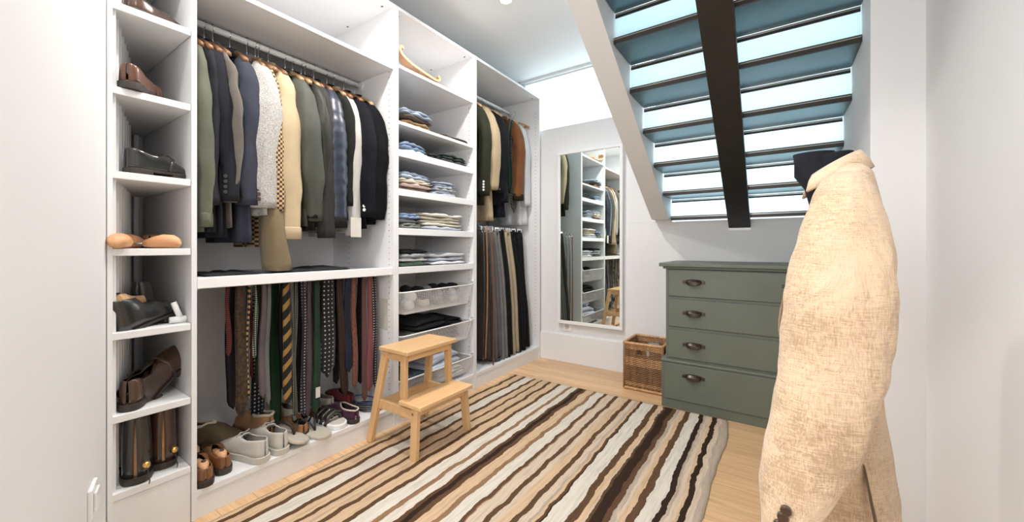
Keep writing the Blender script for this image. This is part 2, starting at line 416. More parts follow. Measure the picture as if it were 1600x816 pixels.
# wire baskets (parts of the middle wardrobe)
def wire_basket(zr, zb, ext=0.0):
    ox, oy = t2.location.x, t2.location.y
    ya, yb = Y1+.03-oy, Y2-.03-oy; xf, xb = .004+ext, -.52
    fr = G().tube([(xb, ya, zr), (xf-.02, ya, zr), (xf, ya+.02, zr), (xf, yb-.02, zr), (xf-.02, yb, zr), (xb, yb, zr), (xb, ya, zr)], .0042, 6)
    o = obj('wire_basket', fr, M['wmetal'], t2, smooth=True)
    hk = G()
    for y in (yb+.001,):
        hk.tube([(xf-.015, y, zr), (xf+.004, y+.006, zr+.012), (xf-.008, y+.008, zr+.026), (xf-.026, y+.006, zr+.015)], .0036, 6)
    obj('basket_hook', hk, M['wmetal'], o, smooth=True)
    g = G(); ins = .045; r = .0009
    def pt(u, v, side):   # u along, v 0 bottom..1 top
        z = zb+(zr-zb)*v; k = (1-v)*ins
        if side == 'f': return (xf-k*.35, ya+k+(yb-ya-2*k)*u, z)
        if side == 'b': return (xb+k, ya+k+(yb-ya-2*k)*u, z)
        if side == 'l': return (xb+k+(xf-k*.35-xb-k)*u, ya+k, z)
        if side == 'r': return (xb+k+(xf-k*.35-xb-k)*u, yb-k, z)
    for side, nu in (('f', 84), ('b', 60), ('l', 56), ('r', 56)):
        for i in range(nu+1):
            u = i/nu; g.tube([pt(u, 0, side), pt(u, 1, side)], r, 3, False)
        for j in range(15):
            v = j/14; g.tube([pt(0, v, side), pt(1, v, side)], r, 3, False)
    for i in range(57):
        y = ya+ins+(yb-ya-2*ins)*i/56; g.tube([(xb+ins, y, zb), (xf-ins*.35, y, zb)], r, 3, False)
    for i in range(44):
        x = xb+ins+(xf-xb-ins*1.35)*i/43; g.tube([(x, ya+ins, zb), (x, yb-ins, zb)], r, 3, False)
    stuff(obj('wire_mesh', g, M['wmetal'], o))
    return o
BK = [(.742, .612), (.490, .370), (.236, .137)]
for zr, zb in BK: wire_basket(zr, zb)
for zr, zb in BK:
    B2('basket_runner', XB+.05, XF-.03, Y1+.0185, Y1+.026, zr-.012, zr+.004, M['wmetal'])
    B2('basket_runner', XB+.05, XF-.03, Y2-.026, Y2-.0185, zr-.012, zr+.004, M['wmetal'])

# ------------------------------------------------------------------ corner shoe shelving
nc = thing('shoe_shelf', 'narrow white wedge-shaped shoe shelving between the left wall and the wardrobes', 'shelf', (XF, .43, 0))
def NL(v): return (v[0]-XF, v[1]-.43, v[2])
SZ = [1.797, 1.523, 1.249, .998, .725, .456, .205, 2.075]
for z in SZ:
    a = (XF-.001, .322); b = (XF-.001, .5515); c = (XB+.01, .5515); d = (XB+.01, .512)
    q = [(d[0], d[1], z-.024), (a[0], a[1], z-.024), (b[0], b[1], z-.024), (c[0], c[1], z-.024)]
    obj('shelf', G().hexa([NL(p) for p in q], [NL((p[0], p[1], z)) for p in q]), M['wpaint'], nc, bevel=.002)
obj('base_panel', G().box(-.02, -.004, .322-.43, .5515-.43, 0, .180), M['wpaint'], nc, bevel=.001)
obj('front_batten', G().box(-.020, -.0005, .320-.43, .334-.43, .0, 2.35), M['wpaint'], nc, bevel=.002)
obj('corner_post', G().box(XB+.006-XF, XB+.022-XF, .515-.43, .532-.43, 0, 2.35), M['wpaint'], nc, bevel=.001)
for i in range(7):          # boards of the panelled slope
    s0 = .585-i*.066
    p = A0+AD*s0+IN*.001; q = A0+AD*(s0-.052)+IN*.001
    t_ = IN*.005; tq = IN*.022
    obj('board', G().hexa([NL(v) for v in (q, p, p+tq, q+t_)], [NL(v+Vector((0, 0, 2.35))) for v in (q, p, p+tq, q+t_)]), M['wpaint'], nc, bevel=.003)

# ------------------------------------------------------------------ light switch, socket, ceiling lamps
r_ = ray(141, 781)
# hit the left wall plane
den = r_[0]*AN.x+r_[1]*AN.y; tt = (A0.x*AN.x+A0.y*AN.y)/den
hp = Vector((r_[0]*tt, r_[1]*tt, CAMH+r_[2]*tt))
sw = thing('light_switch', 'white wall switch plate low on the left wall', 'switch', hp, math.atan2(AD.y, AD.x))
obj('plate', G().box(-.04, .04, -.0, .010, -.04, .04), M['wmetal'], sw, bevel=.003)
obj('rocker', G().box(-.024, .024, .010, .017, -.026, .026), M['wmetal'], sw, bevel=.003)
so = thing('wall_socket', 'small white round wall socket just under the mirror', 'socket', (-1.438, 3.334, .309))
obj('plate', G().box(-.04, .04, -.010, 0, -.04, .04), M['wmetal'], so, bevel=.003)
obj('socket_well', G().disc((0, -.0115, 0), .02, .002, 'Y', 20), M['rubber'], so)
obj('socket_hole', G().disc((-.008, -.0125, 0), .003, .001, 'Y', 8), M['hole'], so); obj('socket_hole', G().disc((.008, -.0125, 0), .003, .001, 'Y', 8), M['hole'], so)
for i, (x, y, e) in enumerate(CEIL_LAMPS):
    lab = ['small round recessed ceiling spotlight at the top edge of the picture', 'recessed ceiling spotlight over the middle of the rug', 'recessed ceiling spotlight over the near end of the rug', 'recessed ceiling spotlight above the step of the striped rug beside the stair opening', 'recessed ceiling spotlight straight above the viewer'][i]
    if i > 2 and y > .87: continue
    t = thing('ceiling_spotlight', lab, 'ceiling light', (x, y, CZ), 0, 'ceiling spotlights')
    rg = G(); rings = []
    for a in range(24):
        an = 2*PI*a/24; c_, s_ = math.cos(an), math.sin(an)
        rings.append([(c_*.034, s_*.034, -.001), (c_*.034, s_*.034, -.006), (c_*.046, s_*.046, -.005), (c_*.048, s_*.048, -.001)])
    rings.append(rings[0]); rg.loft(rings, True, False)
    obj('rim', rg, M['wmetal'], t, smooth=True)
    obj('lens', G().disc((0, 0, -.004), .033, .002, 'Z', 20), M['glow'], t)
    lamp('SPOT', (x, y, CZ-.03), (x, y+.001, 0), e*3.3, (1, .965, .92), .04, name='ceiling_spot_light', spot=2.7)

# ------------------------------------------------------------------ mirror
mi = thing('wall_mirror', 'tall rectangular mirror in thin white frame on the back wall', 'mirror', (-1.24, 3.31, .34))
x0, x1, z0, z1 = -1.512+1.24, -.958+1.24, .0, 1.49
g = G().box(x0, x1, -.022, .024, z0, z0+.026).box(x0, x1, -.022, .024, z1-.022, z1).box(x0, x0+.022, -.022, .024, z0+.026, z1-.022).box(x1-.022, x1, -.022, .024, z0+.026, z1-.022)
obj('frame', g, M['wmetal'], mi, bevel=.002)
obj('mirror_glass', G().box(x0+.021, x1-.021, -.012, -.006, z0+.025, z1-.021), M['mirror'], mi)

# ------------------------------------------------------------------ rug
def rug():
    cx_, cy_ = -.92, 1.32
    x0, x1, y0, y1 = -1.628, -.212, .36, 2.73
    nx, ny = 90, 150; g = G()
    def hgt(x, y): return .006+.0022*noise.noise(Vector((x*5, y*3, 0)))+.0012*noise.noise(Vector((x*40, y*12, 3)))
    top = []
    for j in range(ny+1):
        y = y0+(y1-y0)*j/ny
        sh = .012*math.sin(y*3.1+.6)+.006*math.sin(y*8.3)
        for i in range(nx+1):
            u = i/nx; x = x0+(x1-x0)*u
            e = .006*noise.noise(Vector((y*9, u*3, 5)))
            xx = x+(sh+e)*(.4+.6*u)
            yy = y+(.022*(u) if j == ny else .022*u*(j/ny)) + .004*noise.noise(Vector((x*30, j/ny*3, 9)))
            top.append((xx-cx_, yy-cy_, max(.003, hgt(x, y))))
    fs = [(j*(nx+1)+i, j*(nx+1)+i+1, (j+1)*(nx+1)+i+1, (j+1)*(nx+1)+i) for j in range(ny) for i in range(nx)]
    g.add(top, fs)
    # skirt
    bd = [i for i in range(nx+1)]+[(j)*(nx+1)+nx for j in range(1, ny+1)]+[ny*(nx+1)+i for i in range(nx-1, -1, -1)]+[j*(nx+1) for j in range(ny-1, 0, -1)]
    o = len(g.v); g.v += [(top[k][0], top[k][1], .0006) for k in bd]
    for q in range(len(bd)):
        q2 = (q+1) % len(bd); g.f.append((bd[q], o+q, o+q2, bd[q2]))
    m, nt, b = mk('striped_rug')
    tc = nt.nodes.new('ShaderNodeTexCoord'); sp = nt.nodes.new('ShaderNodeSeparateXYZ'); nt.links.new(tc.outputs['Object'], sp.inputs[0])
    # waver of the stripes
    mp = nt.nodes.new('ShaderNodeMapping'); mp.inputs['Scale'].default_value = (2.5, 4.5, 1); nt.links.new(tc.outputs['Object'], mp.inputs[0])
    n = N(nt, 'ShaderNodeTexNoise', Scale=1.6, Detail=3.0, Roughness=.55); nt.links.new(mp.outputs[0], n.inputs['Vector'])
    ma = N(nt, 'ShaderNodeMath', operation='MULTIPLY_ADD'); nt.links.new(n.outputs[0], ma.inputs[0]); ma.inputs[1].default_value = .042; nt.links.new(sp.outputs[0], ma.inputs[2])
    mr = N(nt, 'ShaderNodeMapRange'); nt.links.new(ma.outputs[0], mr.inputs[0]); mr.inputs[1].default_value = x0-cx_+.021; mr.inputs[2].default_value = x1-cx_+.021
    BRN, LBR, DK, CR, TAN, WH, GR = (.115, .062, .032), (.28, .165, .09), (.035, .019, .012), (.62, .50, .385), (.62, .44, .285), (.68, .62, .54), (.46, .38, .30)
    bands = []   # (x start, colour)
    S_ = [(-1.628, TAN), (-1.606, BRN), (-1.590, TAN), (-1.535, BRN), (-1.515, WH), (-1.450, BRN), (-1.437, TAN), (-1.387, BRN), (-1.373, TAN), (-1.343, GR), (-1.337, TAN), (-1.316, BRN), (-1.300, TAN),
          (-1.246, BRN), (-1.231, WH), (-1.168, LBR), (-1.142, WH), (-1.105, BRN), (-1.090, DK), (-1.068, BRN), (-1.046, TAN), (-.997, LBR), (-.972, WH), (-.915, BRN), (-.902, LBR), (-.893, CR),
          (-.846, BRN), (-.822, CR), (-.800, TAN), (-.763, BRN), (-.738, CR), (-.715, GR), (-.700, TAN), (-.693, BRN), (-.680, DK), (-.674, WH), (-.606, BRN), (-.580, TAN), (-.560, CR),
          (-.552, BRN), (-.540, DK), (-.505, BRN), (-.482, GR), (-.466, CR), (-.452, TAN), (-.432, BRN), (-.403, WH), (-.352, DK), (-.332, GR), (-.318, CR), (-.300, TAN), (-.285, DK), (-.262, CR), (-.245, GR)]
    W_ = list(S_)
    for i in range(len(S_)-1):
        if S_[i][1] == BRN and S_[i+1][0]-S_[i][0] < .020 and S_[i+1][1] != DK and S_[i-1][1] != DK:
            W_[i] = (S_[i][0]-.003, BRN); W_[i+1] = (S_[i+1][0]+.003, S_[i+1][1])
    pos = [((x-x0)/(x1-x0), c) for x, c in W_]
    # two ramps (32 stops each at most)
    half = 27
    def mkramp(lst):
        r = nt.nodes.new('ShaderNodeValToRGB'); r.color_ramp.interpolation = 'CONSTANT'; e = r.color_ramp.elements
        while len(e) < len(lst): e.new(.5)
        for i, (p, c) in enumerate(lst): e[i].position = max(0, min(1, p)); e[i].color = (*c, 1)
        nt.links.new(mr.outputs[0], r.inputs[0]); return r
    r1 = mkramp(pos[:half]); r2 = mkramp(pos[half:])
    gt = N(nt, 'ShaderNodeMath', operation='GREATER_THAN'); nt.links.new(mr.outputs[0], gt.inputs[0]); gt.inputs[1].default_value = pos[half][0]
    mx = nt.nodes.new('ShaderNodeMix'); mx.data_type = 'RGBA'
    nt.links.new(gt.outputs[0], mx.inputs[0]); nt.links.new(r1.outputs[0], mx.inputs[6]); nt.links.new(r2.outputs[0], mx.inputs[7])
    mp2 = nt.nodes.new('ShaderNodeMapping'); mp2.inputs['Scale'].default_value = (90, 5, 1); nt.links.new(tc.outputs['Object'], mp2.inputs[0])
    n2 = N(nt, 'ShaderNodeTexNoise', Scale=1.0, Detail=5.0, Roughness=.7); nt.links.new(mp2.outputs[0], n2.inputs['Vector'])
    r3 = ramp(nt, n2.outputs[0], [(.25, (.62, .62, .62)), (.5, (.95, .95, .95)), (.75, (1.1, 1.1, 1.1))])
    mm = nt.nodes.new('ShaderNodeMix'); mm.data_type = 'RGBA'; mm.blend_type = 'MULTIPLY'; mm.inputs[0].default_value = 1
    nt.links.new(mx.outputs[2], mm.inputs[6]); nt.links.new(r3.outputs[0], mm.inputs[7])
    nt.links.new(mm.outputs[2], b.inputs['Base Color']); b.inputs['Roughness'].default_value = .95; b.inputs['Specular IOR Level'].default_value = .15
    n3 = N(nt, 'ShaderNodeTexNoise', Scale=220.0, Detail=2.0); nt.links.new(tc.outputs['Object'], n3.inputs['Vector'])
    ad = N(nt, 'ShaderNodeMath', operation='ADD'); nt.links.new(n2.outputs[0], ad.inputs[0]); nt.links.new(n3.outputs[0], ad.inputs[1])
    bumpit(nt, b, ad.outputs[0], .35, .002)
    o = obj('rug', g, m, smooth=True, loc=(cx_, cy_, 0))
    tag(o, 'large woven rug with wavering brown, tan and cream stripes on the wooden floor', 'rug')
rug()

# ------------------------------------------------------------------ step stool
def stool():
    t = thing('step_stool', 'light birch two-step stool standing on the edge of the striped rug', 'stool', (-1.485, 1.545, .006))
    # local: x toward room, y along the wardrobes ; feet positions
    def leg(fx, fy, tx, ty, h, name='leg'):
        obj(name, G().beam((fx, fy, 0), (tx, ty, h), .040, .026), M['birch'], t, bevel=.003)
    ys = .205; yt = .165
    for s in (-1, 1):
        leg(-.165, s*ys, -.085, s*yt, .473)           # rear legs
        leg(.150, s*(ys-.002), .142, s*(ys-.022), .235)           # front legs
        # upright from the step side rail to the top
        obj('upright', G().beam((.045, s*(ys-.034), .165), (.045, s*yt, .473), .036, .024), M['birch'], t, bevel=.003)
        obj('side_rail', G().box(-.118, .148, s*(ys-.026)-.010, s*(ys-.026)+.010, .175, .222), M['birchy'], t, bevel=.003)
        obj('top_side_rail', G().box(-.085, .05, s*(yt-.002)-.010, s*(yt-.002)+.010, .432, .474), M['birchy'], t, bevel=.003)
    obj('top_apron', G().box(.052, .068, -yt+.012, yt-.012, .436, .474), M['birchy'], t, bevel=.002)
    obj('top_apron', G().box(-.104, -.088, -yt+.012, yt-.012, .436, .474), M['birchy'], t, bevel=.002)
    obj('step_apron', G().box(.142, .156, -ys+.02, ys-.02, .198, .234), M['birchy'], t, bevel=.002)
    obj('rear_rail', G().box(-.130, -.112, -ys+.03, ys-.03, .165, .215), M['birchy'], t, bevel=.002)
    obj('top_board', G().box(-.108, .098, -.198, .182, .474, .494), M['birchy'], t, bevel=.004, seg=3)
    obj('step_board', G().box(.045, .192, -.205, .200, .235, .255), M['birchy'], t, bevel=.004, seg=3)
    g = G()
    for s in (-1,):
        for p in ((.142, .214), (-.09, .455), (.05, .455)):
            g.disc((p[0], s*(ys+.003) if p[1] < .3 else s*(yt+.012), p[1]), .006, .002, 'Y', 10)
    obj('screw_cap', g, M['hang'], t)
stool()

# ------------------------------------------------------------------ dresser
def dresser():
    t = thing('dresser', 'grey-green painted chest of four drawers with dark metal cup handles', 'dresser', (-.17, 2.775, 0))
    L, R = -.544+.17, .235+.17; Bk = .52
    obj('body', G().box(L, R, .008, Bk, .30, .876), M['green'], t, bevel=.002)
    obj('base', G().box(L-.022, R+.022, -.006, Bk, 0, .292), M['green'], t, bevel=.003)
    obj('moulding', G().box(L-.026, R+.026, -.012, Bk, .285, .302), M['green'], t, bevel=.005, seg=3)
    obj('top', G().box(L-.034, R+.034, -.026, Bk+.005, .882, .905), M['green'], t, bevel=.004, seg=3)
    obj('cornice', G().box(L-.015, R+.015, -.006, Bk, .868, .883), M['green'], t, bevel=.004)
    rows = [(.699, .862, .790), (.510, .678, .600), (.316, .486, .405), (.060, .280, .215)]
    for i, (z0, z1, zh) in enumerate(rows):
        f = .008 if i < 3 else -.006
        xl, xr = (L+.016, R-.016) if i < 3 else (L-.006, R+.006)
        # dark reveal around the drawer front
        obj('drawer_gap', G().box(xl-.0045, xr+.0045, f-.0012, f+.001, z0-.0045, z1+.0055), M['hole'], t)
        d = obj('drawer', G().box(xl, xr, f-.008, f+.002, z0, z1), M['green'], t, bevel=.002)
        for xh in (-.388+.17, .092+.17):
            y = f-.008; g = G(); rings = []
            # cup pull: flanged plate and half bowl
            n = 14
            for a in range(n+1):
                s_ = -1+2*a/n; wv = math.sqrt(max(0, 1-abs(s_)**2.6))
                rings.append([(xh+s_*.044, y-.001, zh+.016*wv+.002), (xh+s_*.044, y-.014*wv-.001, zh+.014*wv), (xh+s_*.044, y-.026*wv-.001, zh+.002*wv),
                              (xh+s_*.044, y-.026*wv-.001, zh-.019*wv), (xh+s_*.044, y-.018*wv-.001, zh-.021*wv), (xh+s_*.044, y-.012*wv-.001, zh+.002*wv)])
            g.loft(rings, True, True)
            for s_ in (-1, 1):
                g.box(xh+s_*.050-.010, xh+s_*.050+.010, y-.004, y, zh-.010, zh+.010)
                g.disc((xh+s_*.052, y-.0065, zh), .004, .003, 'Y', 8)
            g.box(xh-.046, xh+.046, y-.003, y, zh+.006, zh+.015)
            obj('handle', g, M['dmetal'], d, smooth=False, bevel=.0012)
dresser()

# ------------------------------------------------------------------ wicker basket
def wicker():
    x0, x1, y0, y1, H = -.855, -.588, 2.945, 3.27, .335
    cx_, cy_ = (x0+x1)/2, (y0+y1)/2
    t = thing('wicker_basket', 'square brown wicker basket with cut-out handles beside the green dresser', 'basket', (cx_, cy_, 0))
    hx, hy = (x1-x0)/2-.008, (y1-y0)/2-.008
    mats = [wood('wicker_light', (.34, .17, .07), (.66, .40, .19), 'Z', 6, .55, .3), wood('wicker_dark', (.16, .075, .03), (.36, .19, .085), 'Z', 6, .55, .3)]
    gs = [G(), G()]
    faces = [((-hx, -hy), (hx, -hy), (0, -1)), ((hx, -hy), (hx, hy), (1, 0)), ((hx, hy), (-hx, hy), (0, 1)), ((-hx, hy), (-hx, -hy), (-1, 0))]
    nrow = 40; pitch = (H-.03)/nrow
    for (a, b2, nn) in faces:
        L = math.hypot(b2[0]-a[0], b2[1]-a[1]); ns = int(L/.0165); ns += ns % 2
        for r in range(nrow):
            z = .018+pitch*(r+.5); k = 0 if (20 <= r <= 27 or r > 34 or r in (2, 3, 4)) else 1
            segs = ns*2; pts = []; runs = []
            for i in range(segs+1):
                u = i/segs; off = .0042*math.sin(PI*u*ns+(r % 2)*PI)
                hole = 31 <= r <= 34 and nn[1] != 0 and abs(u-.5) < .15
                if hole:
                    if len(pts) > 1: runs.append(pts)
                    pts = []
                else: pts.append((a[0]+(b2[0]-a[0])*u+nn[0]*off, a[1]+(b2[1]-a[1])*u+nn[1]*off, z+.0006*math.sin(i*1.7+r)))
            if len(pts) > 1: runs.append(pts)
            for p in runs: gs[k].tube(p, pitch*.50, 4, False)
        for i in range(ns+1):
            u = i/ns; px, py = a[0]+(b2[0]-a[0])*u, a[1]+(b2[1]-a[1])*u
            top = H-.01 if not (nn[1] != 0 and abs(u-.5) < .15) else .018+pitch*31
            gs[1].tube([(px, py, .01), (px, py, top)], .0024, 4, False)
    stuff(obj('light_weave', gs[0], mats[0], t, smooth=True)); stuff(obj('dark_weave', gs[1], mats[1], t, smooth=True))
    rr = .010
    for z in (H-.008, .012):
        rim = G()
        P_ = [(-hx, -hy, z), (hx, -hy, z), (hx, hy, z), (-hx, hy, z), (-hx, -hy, z)]
        for i in range(4):
            a, b2 = Vector(P_[i]), Vector(P_[i+1]); n = 40
            rim.tube([a+(b2-a)*q/n for q in range(n+1)], [rr*(1+.12*math.sin(q*1.9)) for q in range(n+1)], 8)
        obj('rim', rim, mats[0], t, smooth=True)
    for sx in (-1, 1):
        for sy in (-1, 1): obj('corner_post', G().tube([(sx*hx, sy*hy, .005), (sx*hx, sy*hy, H-.005)], .0085, 8), mats[1], t, smooth=True)
    obj('bottom', G().box(-hx, hx, -hy, hy, .004, .012), mats[1], t)
    g = G().box(-.05, .05, .04, .10, .20, .285)
    tag(obj('paper_bag', G().box(-.055, .055, -.02, .02, 0, .27), M['canvas'], bevel=.01, loc=(cx_+.03, cy_+.06, .0125)), 'small pale bag standing inside the wicker basket', 'bag')
wicker()

# ------------------------------------------------------------------ hanging garments
def ell(cx_, cy_, z, a, b, n, ph=0., fold=0., k=5, e=2.4):
    r = []
    for i in range(n):
        an = 2*PI*i/n; c_, s_ = math.cos(an), math.sin(an)
        x = a*math.copysign(abs(c_)**(2/e), c_); y = b*math.copysign(abs(s_)**(2/e), s_)
        f = 1+fold*math.sin(k*an+ph)
        r.append((cx_+x*(1+.25*(f-1)), cy_+y*f, z))
    return r
def hanger(label, loc, woodmat, w_=.33, rz=0):
    t = thing('clothes_hanger', label, 'hanger', loc, rz, 'clothes hangers on the rails')
    g = G(); pts = []
    for i in range(13):
        u = -1+2*i/12; pts.append((u*w_/2, .012*(abs(u)**2)*0, -.104-.070*abs(u)**1.5))
    rings = []
    for i, p in enumerate(pts):
        u = abs(-1+2*i/12); h = .015*(1-.35*u)+.002; th = .007+.004*u
        rings.append([(p[0], p[1]-th, p[2]-h), (p[0], p[1]+th, p[2]-h), (p[0], p[1]+th, p[2]+h*.5), (p[0], p[1], p[2]+h), (p[0], p[1]-th, p[2]+h*.5)])
    g.loft(rings, True, True); obj('shoulder_bar', g, woodmat, t, smooth=True)
    hk = [(.004, 0, -.092), (.002, 0, -.06), (0, 0, -.035)]
    for a in range(9):
        an = -PI/2+a*PI*1.15/8; hk.append((.017*math.cos(an), 0, -.0175+.0185*math.sin(an)+.0025))
    obj('hook', G().tube(hk, .0018, 6), M['chrome'], t, smooth=True)
    return t
def garment(name, label, cat, loc, mat, w_=.43, slen=.62, blen=.76, th=.03, sth=.042, swid=.052, sleeve_dy=0, collar=None, quilt=False, btn=None, nb=4, drop=-.118, flare=1.0,
            cuff=None, openside=None, group='jackets and shirts on the rails', lapel=True):
    t = thing(name, label, cat, loc, 0, group)
    swid *= random.uniform(.88, 1.12); xj = random.uniform(-.016, .012); bend = random.uniform(-.014, .020)
    rings = []; ph = random.random()*6; n = 40
    zs = [0, .012, .03, .05, .075, .11, .17, .25, .34, .44, .54, .64, .72, .76]
    hw = [.055, .07, .11, .155, .185, .195, .195, .195, .192, .19, .195, .20, .207, .21]
    ht = [.5, .7, .8, .85, .9, 1, 1.05, 1.05, 1.0, .98, 1.05, 1.12, 1.2, 1.22]
    k = w_/.43
    nz = 30
    def li(t_, arr):
        q = t_*(zs[-1])
        for i in range(len(zs)-1):
            if q <= zs[i+1]+1e-9:
                f = (q-zs[i])/(zs[i+1]-zs[i]); return arr[i]*(1-f)+arr[i+1]*f
        return arr[-1]
    N_ = 40 if quilt else 24
    for i in range(N_+1):
        tt_ = (i/N_)**1.25; fo = .34*min(1, tt_*2)*(0.25 if quilt else 1)
        q = 1.0
        zz = drop-tt_*blen
        if quilt: q = .90+.14*abs(math.sin((zz)*PI/.062))**.5
        hwid = li(tt_, hw)*k
        if tt_ > .3: hwid *= 1+(flare-1)*(tt_-.3)/.7
        rings.append(ell(-.012, sleeve_dy*.2*tt_, zz, hwid*.93, li(tt_, ht)*th*q, n, ph+tt_*1.5, fo, 7, 2.2))
    o = obj('body', G().loft(rings), mat, t, smooth=True)
    for s in (1, -1):
        g = G(); rings = []; ns = 46 if quilt else 22; ph2 = random.random()*6
        for i in range(ns+1):
            u = i/ns
            x = s*(.110*k+.088*math.sin(min(1, u*2.3)*PI/2)-.008*u+xj*u+bend*math.sin(u*PI))
            z = drop-.026-u*(slen+.004)
            a = swid*(1.0+.10*math.sin(min(u*5, 1)*PI)-.18*u); b = sth*(.72+.42*math.sin(min(1, u*3.2)*PI/2)-.22*u)
            if u < .16: f = math.sqrt(max(.03, 1-(1-u/.16)**2)); a *= .25+.75*f; b *= .35+.65*f
            q = 1
            if quilt: q = .90+.12*abs(math.sin(u*slen*PI/.058))**.45
            wr = 1+.05*math.sin(u*9+ph2)+.04*math.sin(u*23+ph2*2)
            dy = sleeve_dy*u**1.5+.008*math.sin(u*5+ph2)
            r = ell(x, dy, z, a*q, b*q*wr, 28, ph2+u*3.2, .10*min(1, u*2) if not quilt else 0.0, 5, 2.2)
            if not quilt: r = [(p[0]+.004*noise.noise(Vector((p[0]*16+ph2, p[1]*22, u*6))), p[1]+.013*noise.noise(Vector((p[0]*20, p[1]*20+ph2, u*7+9))), p[2]) for p in r]
            if i == ns: pass
            g.loft
            rings.append(r)
        g.loft(rings)
        sl = obj('sleeve', g, mat, t, smooth=True)
        e = rings[-1]; zc = e[0][2]; ex = sum(p[0] for p in e)/len(e); ey = sum(p[1] for p in e)/len(e)
        if cuff:
            cr = [[(ex+(p[0]-ex)*f, ey+(p[1]-ey)*f, zc+dz) for p in e] for f, dz in ((1.02, .05), (1.07, .045), (1.07, -.004), (.9, -.006))]
            obj('cuff', G().loft(cr), cuff, sl, smooth=True)
        if btn and s > 0:
            for q in range(nb):
                uu = 1-(.035+q*.022/slen*1.0)/1.0 if False else None
                z = zc+.035+q*.021
                bx = ex+swid*.52; by = ey-sth*.62
                bt = G().tube([Vector((bx, by, z)), Vector((bx+.006, by-.007, z))], .0085, 10)
                obj('button', bt, btn, sl, bevel=.001)
    # collar
    cm = collar or mat; cr = []
    for i in range(17):
        an = PI*(.0)+2*PI*i/16
        cr.append(an)
    g = G(); rings = []
    for an in cr:
        x = .062*math.cos(an); y = (.026+th*.3)*math.sin(an)
        h = .022+.010*math.cos(an)*0
        rings.append([(x*1.25, y*1.25, drop-.02), (x*1.12, y*1.15, drop+.004), (x*.92, y*.95, drop+.028), (x*.8, y*.8, drop+.024), (x*.9, y*.9, drop-.01)])
    g.loft(rings, True, False); obj('collar', g, cm, t, smooth=True)
    if lapel:
        g = G()
        for s in (-1, 1):
            y = -(th*1.0+.003)
            g.add([(s*.012, y, drop-.32), (s*.075, y, drop-.12), (s*.055, y+.004, drop-.02), (s*.035, y-.001, drop-.05),
                   (s*.012, y+.004, drop-.32), (s*.072, y+.005, drop-.12), (s*.053, y+.008, drop-.02), (s*.033, y+.004, drop-.05)],
                  [(0, 1, 2, 3), (7, 6, 5, 4), (0, 4, 5, 1), (1, 5, 6, 2), (2, 6, 7, 3), (3, 7, 4, 0)])
        obj('lapel', g, cm, t, smooth=False)
    return t
F = lambda n, c, **k: fabric(n, lerp(c, .55 if max(c) < .14 else .85), **k)
XS = -1.755     # plane of the front sleeves
def gy(px, X=XS): return onX(px, 300, X).y
def gz(px, py, X=XS): return onX(px, py, X).z
RZ = 1.982
tweed = pattern('tweed', 'specks', (.22, .21, .20), (.60, .58, .55), 170, c3=(.40, .38, .36), rough=.95)
hound = pattern('houndstooth', 'check', (.55, .38, .20), (.055, .03, .02), 95, rough=.9)
pin = F('navy_wool', (.035, .038, .052))
